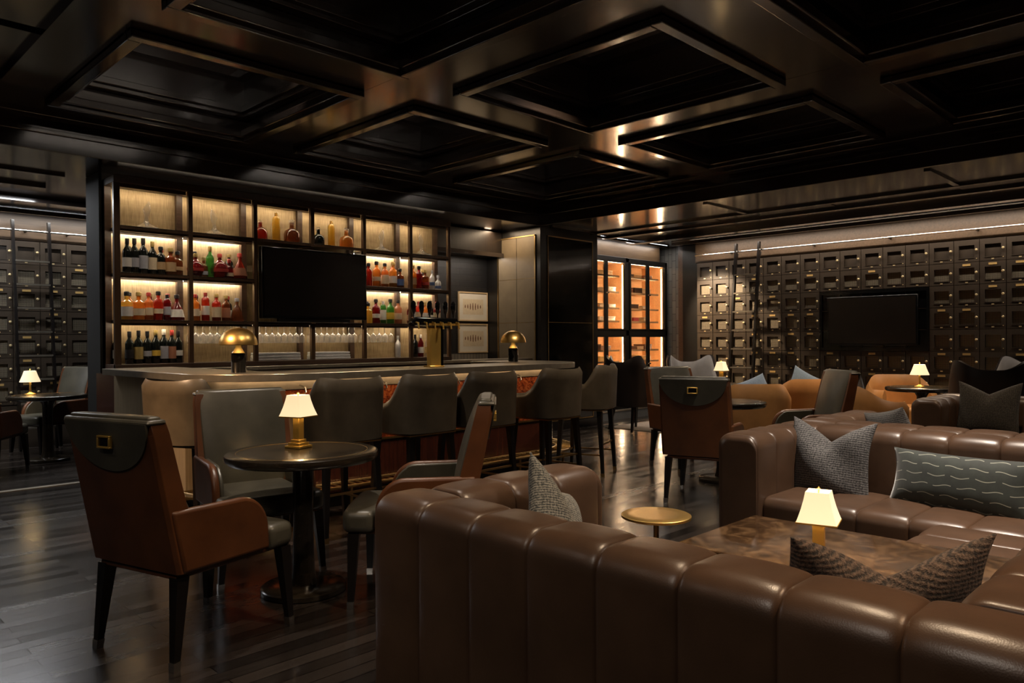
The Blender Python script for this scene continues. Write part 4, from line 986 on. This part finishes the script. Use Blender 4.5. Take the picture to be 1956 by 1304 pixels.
def chair_from_feet(rear_l, front_l): pass
club = make_club('cognac leather club chair seen from behind, nearest, left of the front table', (1.385, 3.445, 0), math.radians(16))
CG = [((2.08, 4.21, 0), -101, 'olive-fronted club chair facing forward behind the front round table'),
      ((2.50, 3.205, 0), 136, 'olive-seated club chair between the front table and the near sofa'),
      ((5.60, 3.31, 0), 17, 'cognac club chair with gold handle, back turned, in front of right sofa table'),
      ((6.90, 4.30, 0), -115, 'olive club chair facing forward behind the handled cognac chair'),
      ((6.93, 3.06, 0), 138, 'olive club chair in profile right of the second round table'),
      ((1.62, 9.25, 0), 55, 'dark cognac club chair at the left edge of the photo'),
      ((2.52, 10.42, 0), 200, 'grey-looking club chair back against the back room lockers')]
for loc, a, lb in CG: dup(club, loc, math.radians(a), lb)
# ------------------------------------------------------------------ round tables and lamps
def make_table(label, loc):
    t_ = thing('round_table', label, 'table', loc, 0, 'round pedestal tables')
    obj('tabletop', MB().lathe([(.30, .700), (.385, .702), (.395, .712), (.40, .728), (.396, .744), (.385, .75), (.30, .7505)], 64), 'table_wood', t_)
    obj('inlay', MB().lathe([(.338, .7502), (.338, .7512), (.342, .7512), (.342, .7502)], 64, cap=False), 'dark_brass', t_)
    obj('pedestal', MB().lathe([(.075, .04), (.066, .07), (.058, .12), (.052, .40), (.056, .64), (.09, .70)], 28), 'table_wood', t_)
    obj('base', MB().lathe([(.215, 0), (.222, .006), (.222, .028), (.212, .036), (.09, .042)], 48), 'table_wood', t_)
    return t_
tab = make_table('round dark wood pedestal table in the left foreground', (2.06, 3.645, 0))
dup(tab, (6.44, 3.62, 0), 0, 'round dark wood table behind the gold-handled cognac chair')
dup(tab, (9.85, 2.90, 0), 0, 'round table with a lamp in front of the right lockers')
dup(tab, (2.33, 9.80, 0), 0, 'round table with a lamp in the back room')
dup(tab, (8.95, 5.06, 0), 0, 'round table hidden behind chairs, carrying a lamp left of the ladder')
def make_lamp(label, loc, rz):
    t_ = thing('table_lamp', label, 'lamp', loc, rz, 'small square brass table lamps')
    mb = MB().box(-.052, .052, -.052, .052, .001, .014); mb.box(-.040, .040, -.040, .040, .014, .030); mb.box(-.030, .030, -.030, .030, .030, .046)
    obj('base', mb, 'gold', t_, bevel=.002)
    mb = MB().box(-.021, .021, -.021, .021, .046, .165); mb.box(-.027, .027, -.027, .027, .165, .176); obj('stem', mb, 'gold', t_, bevel=.002)
    # four sided flared shade, open top and bottom
    rows = []
    prof = [(.074, .172), (.066, .195), (.057, .225), (.049, .258), (.043, .290)]
    for r, z in prof: rows.append([(-r, -r, z), (r, -r, z), (r, r, z), (-r, r, z)])
    for r, z in prof[::-1]: rows.append([(-r + .003, -r + .003, z), (r - .003, -r + .003, z), (r - .003, r - .003, z), (-r + .003, r - .003, z)])
    obj('lamp_shade', MB().rows(rows, closed=True), 'lamp_shade', t_)
    mb = MB(); ring(mb, -.075, .075, -.075, .075, .005, .170, .176); obj('shade_band', mb, 'gold', t_)
    mb = MB().lathe([(.004, .176), (.004, .295), (.008, .30), (.001, .308)], 10); obj('finial', mb, 'gold', t_)
    l = bpy.data.lights.new('lamp_glow', 'POINT'); l.energy = 3.2; l.color = (1, .72, .40); l.shadow_soft_size = .02
    lo = bpy.data.objects.new('lamp_glow', l); COL.objects.link(lo); lo.parent = t_; lo.location = (.012, 0, .215)
    return t_
lamp = make_lamp('small lit brass lamp on the front round table', (2.10, 3.76, .7505), math.radians(20))
dup(lamp, (2.90, 1.22, .452), math.radians(15), 'small lit brass lamp on the marble coffee table')
dup(lamp, (8.90, 5.02, .7505), 0, 'small lit lamp behind the handled chair, left of the ladder')
def make_round_lamp(label, loc):
    t_ = thing('table_lamp', label, 'lamp', loc, 0, 'small round brass table lamps')
    obj('base', MB().lathe([(.06, .001), (.062, .008), (.03, .02), (.012, .03), (.010, .10), (.013, .15)], 20), 'brass', t_)
    prof = [(.105, .145), (.098, .165), (.078, .215), (.060, .27)]
    obj('lamp_shade', MB().lathe(prof + [(r - .003, z) for r, z in prof[::-1]], 28, cap=False), 'lamp_shade', t_)
    obj('finial', MB().lathe([(.003, .15), (.003, .28), (.007, .29), (.001, .30)], 8), 'brass', t_)
    l = bpy.data.lights.new('lamp_glow', 'POINT'); l.energy = 3.0; l.color = (1, .74, .42); l.shadow_soft_size = .02
    lo = bpy.data.objects.new('lamp_glow', l); COL.objects.link(lo); lo.parent = t_; lo.location = (.012, 0, .20)
    return t_
rl = make_round_lamp('small lit lamp with round shade in front of the locker television wall', (9.84, 2.92, .7505))
dup(rl, (2.20, 9.98, .7505), 0, 'small lit lamp with round shade in the back room')
# ------------------------------------------------------------------ channel tufted sectionals
def chan_sweep(path, prof, marks, pitch, puff, step=.022):
    """profile (offset, z, normal_o, normal_z, weight) swept along path with puffed channels between seams; returns list of segment row lists"""
    ns = path_normals(path); segs = []
    for i in range(len(path) - 1):
        a, b_ = path[i], path[i + 1]; na, nb = ns[i], ns[i + 1]
        L_ = math.dist(a, b_); nch = max(1, round(L_ / pitch)); rows = []
        loc_ = [0, .006, .015, .03, .06, .11, .2, .35, .5, .65, .8, .89, .94, .97, .985, .994]
        qs = [(c + l_) / nch for c in range(nch) for l_ in loc_] + [1.0]
        for q in qs:
            ph = (q * nch) % 1.0
            if ph > .9999: ph = 0
            d = min(ph, 1 - ph) * 2
            pf = puff * (.55 * (1 - (1 - d) ** 3) + .45 * (1 - (1 - d) ** 22)) - puff
            p = (a[0] + (b_[0] - a[0]) * q, a[1] + (b_[1] - a[1]) * q); n = (na[0] + (nb[0] - na[0]) * q, na[1] + (nb[1] - na[1]) * q)
            rows.append([(p[0] + n[0] * (o + no * pf * wt), p[1] + n[1] * (o + no * pf * wt), z + nz * pf * wt) for o, z, no, nz, wt in prof])
        segs.append(rows)
    return segs
def round_prof(o0, o1, z0, z1, r, n=6, bottom_flat=True):
    """profile from the outer foot up and over to the inner foot, outward normals"""
    P = [(o1, z0, 1, 0, .6), (o1, z0 + .05, 1, 0, 1), (o1, (z0 + z1) / 2, 1, 0, 1)]
    for k in range(n + 1):
        a = PI / 2 * k / n; P.append((o1 - r + r * math.cos(a), z1 - r + r * math.sin(a), math.cos(a), math.sin(a), 1))
    for k in range(n + 1):
        a = PI / 2 + PI / 2 * k / n; P.append((o0 + r + r * math.cos(a), z1 - r + r * math.sin(a), math.cos(a), math.sin(a), 1))
    P += [(o0, (z0 + z1) / 2, -1, 0, 1), (o0, z0 + .05, -1, 0, 1), (o0, z0, -1, 0, .6)]
    return P
def cap_rows(rows, at_end):
    """rounded upholstered end: shrink copies of the last ring"""
    ref = rows[-1] if at_end else rows[0]; nxt = rows[-2] if at_end else rows[1]
    d = Vector(ref[0]) - Vector(nxt[0]); d.z = 0; d.normalize()
    c = sum((Vector(p) for p in ref), Vector()) / len(ref)
    out = []
    for q in (.35, .7, .92, 1.0):
        a = q * PI / 2; sh_ = 1 - .13 * (1 - math.cos(a)); ext = .03 * math.sin(a); ring_ = []
        for p in ref:
            v_ = Vector(p); zk = 1 - .045 * (1 - math.cos(a))
            nv = Vector((c.x + (v_.x - c.x) * sh_, c.y + (v_.y - c.y) * sh_, v_.z * zk if v_.z > .3 else v_.z)) + d * ext
            ring_.append(tuple(nv))
        out.append(ring_)
    return rows + out if at_end else out[::-1] + rows
def make_sofa(label, loc):
    t_ = thing('sectional_sofa', label, 'sofa', loc, 0, 'U shaped channel tufted sectionals')
    X0, X1, Y0, Y1 = 1.565, 5.03, .22, 2.315; T = .27; AX0, AX1 = 2.62, 4.02
    prof = round_prof(-T, 0, .07, .782, .085, 8)
    def run(nm, p0, p1, c0, c1):
        rows = chan_sweep([p0, p1], prof, None, .268, .016)[0]
        if c0: rows = cap_rows(rows, False)
        if c1: rows = cap_rows(rows, True)
        obj(nm, MB().rows(rows, closed=True, caps=True), 'brown_leather', t_, sharp=75)
    e = .03                                        # right of travel is the outer side
    run('arm', (X0 + T - .01, Y1), (AX0 - e, Y1), 0, 1) if path_normals([(0, 0), (1, 0)])[0][1] > 0 else run('arm', (AX0 - e, Y1), (X0 + T - .01, Y1), 1, 0)
    run('backrest', (X0, Y0 + e), (X0, Y1 - e), 1, 1) if path_normals([(0, 0), (0, 1)])[0][0] < 0 else run('backrest', (X0, Y1 - e), (X0, Y0 + e), 1, 1)
    run('backrest', (X0 + T - .01, Y0), (X1 - T + .01, Y0), 0, 0) if path_normals([(0, 0), (1, 0)])[0][1] < 0 else run('backrest', (X1 - T + .01, Y0), (X0 + T - .01, Y0), 0, 0)
    run('backrest', (X1, Y0 + e), (X1, Y1 - e), 1, 1) if path_normals([(0, 0), (0, 1)])[0][0] > 0 else run('backrest', (X1, Y1 - e), (X1, Y0 + e), 1, 1)
    run('arm', (AX1 + e, Y1), (X1 - T + .01, Y1), 1, 0) if path_normals([(0, 0), (1, 0)])[0][1] > 0 else run('arm', (X1 - T + .01, Y1), (AX1 + e, Y1), 0, 1)
    # seats: profile runs from inside the back to the front lip
    D = 1.0 - T
    def seat(p0, p1, depth, outward):
        r = .07
        P = [(0.02, .12, -1, 0, 0), (0.02, .40, 0, 1, .6)] + [(x, .43, 0, 1, 1) for x in (.15, .3, .45)]
        P += [(depth - r + r * math.sin(a), .43 - r + r * math.cos(a), math.sin(a), math.cos(a), 1) for a in [PI / 2 * k / 6 for k in range(7)]]
        P += [(depth, .25, 1, 0, 1), (depth - .01, .12, 1, 0, .6)]
        segs = chan_sweep([p0, p1], P, None, .268, .016)
        return obj('seat', MB().rows(segs[0], closed=True, caps=True), 'brown_leather', t_, sharp=75)
    # right of travel must point into the U
    seat((X0 + T, Y0 + T), (X0 + T, Y1 - T), .68, 1)
    seat((X1 - T, Y1 - T), (X1 - T, Y0 + T), .68, 1)
    seat((X1 - T - .68, Y0 + T), (X0 + T + .68, Y0 + T), .68, 1)
    mb = MB(); ins = .03
    mb.box(X0 + ins, X0 + .9, Y0 + .9, Y1 - ins, 0, .12); mb.box(X1 - .9, X1 - ins, Y0 + .9, Y1 - ins, 0, .12); mb.box(X0 + ins, X1 - ins, Y0 + ins, Y0 + .9, 0, .12)
    obj('plinth', mb, 'black_wood', t_)
    return t_
sofa = make_sofa('brown channel-tufted leather sectional wrapping the marble table, in the foreground', (0, 0, 0))
sofa2 = dup(sofa, (3.475, 0, 0), 0, 'second brown channel-tufted sectional, behind the foreground one at right')
# ------------------------------------------------------------------ coffee table, brass side table
ct = thing('coffee_table', 'low brown marble coffee table inside the near sectional', 'table', (3.17, 1.25, 0), 0)
obj('marble_top', MB().box(-.36, .36, -.56, .56, .39, .45), 'brown_marble', ct, bevel=.006)
obj('pedestal', MB().box(-.28, .28, -.45, .45, .0, .39), 'table_wood', ct, bevel=.004)
st_ = thing('side_table', 'small round brass drink table between the sofa arms', 'table', (3.02, 2.05, 0), 0)
obj('tabletop', MB().lathe([(.158, .484), (.165, .487), (.165, .497), (.160, .50), (.1, .5005)], 56), 'brass', st_)
obj('stem', MB().lathe([(.013, .012), (.013, .485)], 16), 'dark_brass', st_)
obj('base', MB().lathe([(.12, 0), (.122, .006), (.118, .012)], 40), 'dark_brass', st_)
tag(obj('rug', MB().box(9.12, 11.2, 5.0, 7.1, .001, .010), 'rug'), 'pale grey rug under the far chairs by the humidor', 'rug')
# ------------------------------------------------------------------ pillows
def pillow(name, label, mat, w_, h_, th, loc, rot, chop=0.0, group='throw pillows', n=30, wob=0):
    mb = MB(); vs = [[], []]
    for side in (0, 1):
        for j in range(n + 1):
            for i in range(n + 1):
                u, v_ = -1 + 2 * i / n, -1 + 2 * j / n
                x = u * w_ / 2 * (1 - .075 * (1 - v_ * v_)) ; z = v_ * h_ / 2 * (1 - .075 * (1 - u * u))
                tt = (max(0, 1 - abs(u) ** 2.6) * max(0, 1 - abs(v_) ** 2.6)) ** .55
                y = (1 if side else -1) * (th / 2 * tt + .004)
                if chop:
                    k = math.exp(-(u / .28) ** 2) * smooth((v_ + .2) / 1.2); z -= chop * (1 - abs(u)) ** 1.3 * smooth((v_ + .1) / 1.1); y *= 1 - .35 * k
                y += wob * th * .08 * math.sin(4 * u + 3 * v_)
                vs[side].append((x, y, z))
    N = n + 1; fs = []
    allv = vs[0] + vs[1]; off = N * N
    for j in range(n):
        for i in range(n):
            a = j * N + i; fs.append((a, a + 1, a + N + 1, a + N)); fs.append((off + a, off + a + N, off + a + N + 1, off + a + 1))
    for i in range(n):
        fs.append((i, off + i, off + i + 1, i + 1)); t2 = n * N + i; fs.append((t2, t2 + 1, off + t2 + 1, off + t2))
        l0 = i * N; fs.append((l0, l0 + N, off + l0 + N, off + l0)); r_0 = i * N + n; fs.append((r_0, off + r_0, off + r_0 + N, r_0 + N))
    mb.add(allv, fs)
    o = obj(name, mb, mat, None, loc, rot, sharp=80)
    return tag(o, label, 'pillow', group)
RZ = lambda d: math.radians(d)
pillow('throw_pillow', 'square grey tweed pillow with chopped top on the facing sofa', 'grey_tweed', .52, .47, .17, (4.58, 1.86, .61), (RZ(-14), 0, RZ(-97)), .12, wob=1)
pillow('throw_pillow', 'dark green velvet lumbar pillow with pale wavy stitching', 'green_velvet', .74, .32, .16, (4.54, 1.15, .55), (RZ(-14), 0, RZ(-99)), 0)
pillow('throw_pillow', 'brown black knitted pillow slumped in the nearest sofa corner', 'brown_tweed', .54, .50, .17, (2.16, .74, .575), (RZ(-18), 0, RZ(133)), .11, wob=1)
pillow('throw_pillow', 'blue grey tweed pillow against the near sofa far arm', 'blue_tweed', .46, .46, .15, (2.14, 1.90, .61), (RZ(-20), RZ(30), RZ(20)), .06, wob=1)
pillow('throw_pillow', 'charcoal woven pillow on the second sectional, dark chopped top', 'charcoal_tweed', .52, .50, .16, (8.03, 1.80, .68), (RZ(-14), 0, RZ(-92)), .10)
pillow('throw_pillow', 'small patterned pillow end peeking over the second sectional', 'charcoal_tweed', .46, .44, .15, (5.52, 1.80, .63), (RZ(-16), RZ(10), RZ(50)), 0)
pillow('throw_pillow', 'dark woven pillow at the right edge on the second sectional', 'charcoal_tweed', .5, .48, .16, (8.00, 1.15, .66), (RZ(-14), 0, RZ(-92)), 0)
# ------------------------------------------------------------------ tan barrel chairs
def make_barrel(label, loc, rz):
    t_ = thing('barrel_chair', label, 'chair', loc, rz, 'tan leather barrel chairs')
    def top(ang): return .66 + .18 * (1 - smooth((ang - .5) / 1.3))
    tub('shell', 'tan_leather', t_, .40, .40, math.radians(38), top, .06, .085, 2.7, .04)
    obj('seat', MB().box(-.30, .36, -.30, .30, .16, .44), 'tan_leather', t_, bevel=.05, seg=4)
    obj('base', MB().box(-.30, .30, -.30, .30, 0, .10), 'black_wood', t_)
    return t_
barrel = make_barrel('tan leather barrel chair seen from behind, beside the small lamp left', (8.05, 4.16, 0), math.radians(40))
dup(barrel, (9.42, 4.18, 0), math.radians(48), 'tan leather barrel chair with a blue pillow, left of the olive profile chair')
dup(barrel, (8.52, 3.10, 0), math.radians(-25), 'tan leather barrel chair with chopped blue pillow, right of the olive profile chair')
dup(barrel, (10.75, 3.42, 0), math.radians(-150), 'tan leather barrel chair behind the lamp table by the lockers')
pillow('throw_pillow', 'blue denim pillow with chopped top standing in a tan chair', 'denim', .46, .46, .15, (8.44, 3.20, .72), (RZ(-14), 0, RZ(60)), .12)
pillow('throw_pillow', 'blue pillow corner rising above a tan barrel chair back', 'denim', .42, .42, .14, (9.36, 4.12, .72), (RZ(-14), RZ(28), RZ(-40)), 0)
pillow('throw_pillow', 'dark blue pillow lying low on the leftmost tan chair', 'denim', .42, .40, .14, (8.0, 4.1, .70), (RZ(-24), RZ(-20), RZ(-40)), 0)
# ------------------------------------------------------------------ wing chairs
def make_wing(label, loc, rz):
    t_ = thing('wing_chair', label, 'chair', loc, rz, 'grey wing-tipped lounge chairs')
    def top(ang): return 1.0 + .10 * smooth(ang / .95) - .40 * smooth((ang - 1.05) / .75)
    tub('back_shell', 'dark_leather', t_, .33, .345, math.radians(48), top, .36, .035, 3.2, .13)
    tub('back_lining', 'grey_leather', t_, .295, .31, math.radians(50), lambda a: top(a) - .004, .37, .05, 3.2, .13)
    obj('back_panel', MB().prism([(-.075, .48), (.075, .48), (.09, 1.0), (-.09, 1.0)], 'x', -.285, -.225).xf(Matrix.Translation((-.02, 0, 0)) @ Matrix.Rotation(RZ(-3), 4, 'Y')), 'grey_leather', t_, bevel=.015)
    obj('seat', MB().box(-.24, .31, -.25, .25, .36, .49), 'grey_leather', t_, bevel=.04, seg=4)
    for sx_, sy_ in ((-1, -1), (-1, 1), (1, -1), (1, 1)):
        obj('leg', MB().frustum((sx_ * .25 - (.05 if sx_ < 0 else 0), sy_ * .24, 0), (.013, .013), (sx_ * .22, sy_ * .20, .37), (.024, .024)), 'black_wood', t_)
    return t_
wing = make_wing('dark wing chair in side view beside the humidor doors', (9.16, 6.58, .011), math.radians(-10))
dup(wing, (9.52, 5.78, .011), math.radians(-128), 'pale grey wing chair facing forward with tall pointed corners')
dup(wing, (9.24, 2.06, 0), math.radians(18), 'dark-backed wing chair seen from behind in front of the right lockers')
dup(wing, (11.0, 2.20, 0), math.radians(150), 'pale grey wing chair cut by the right edge of the photo')
print('OBJECTS', len(bpy.data.objects))
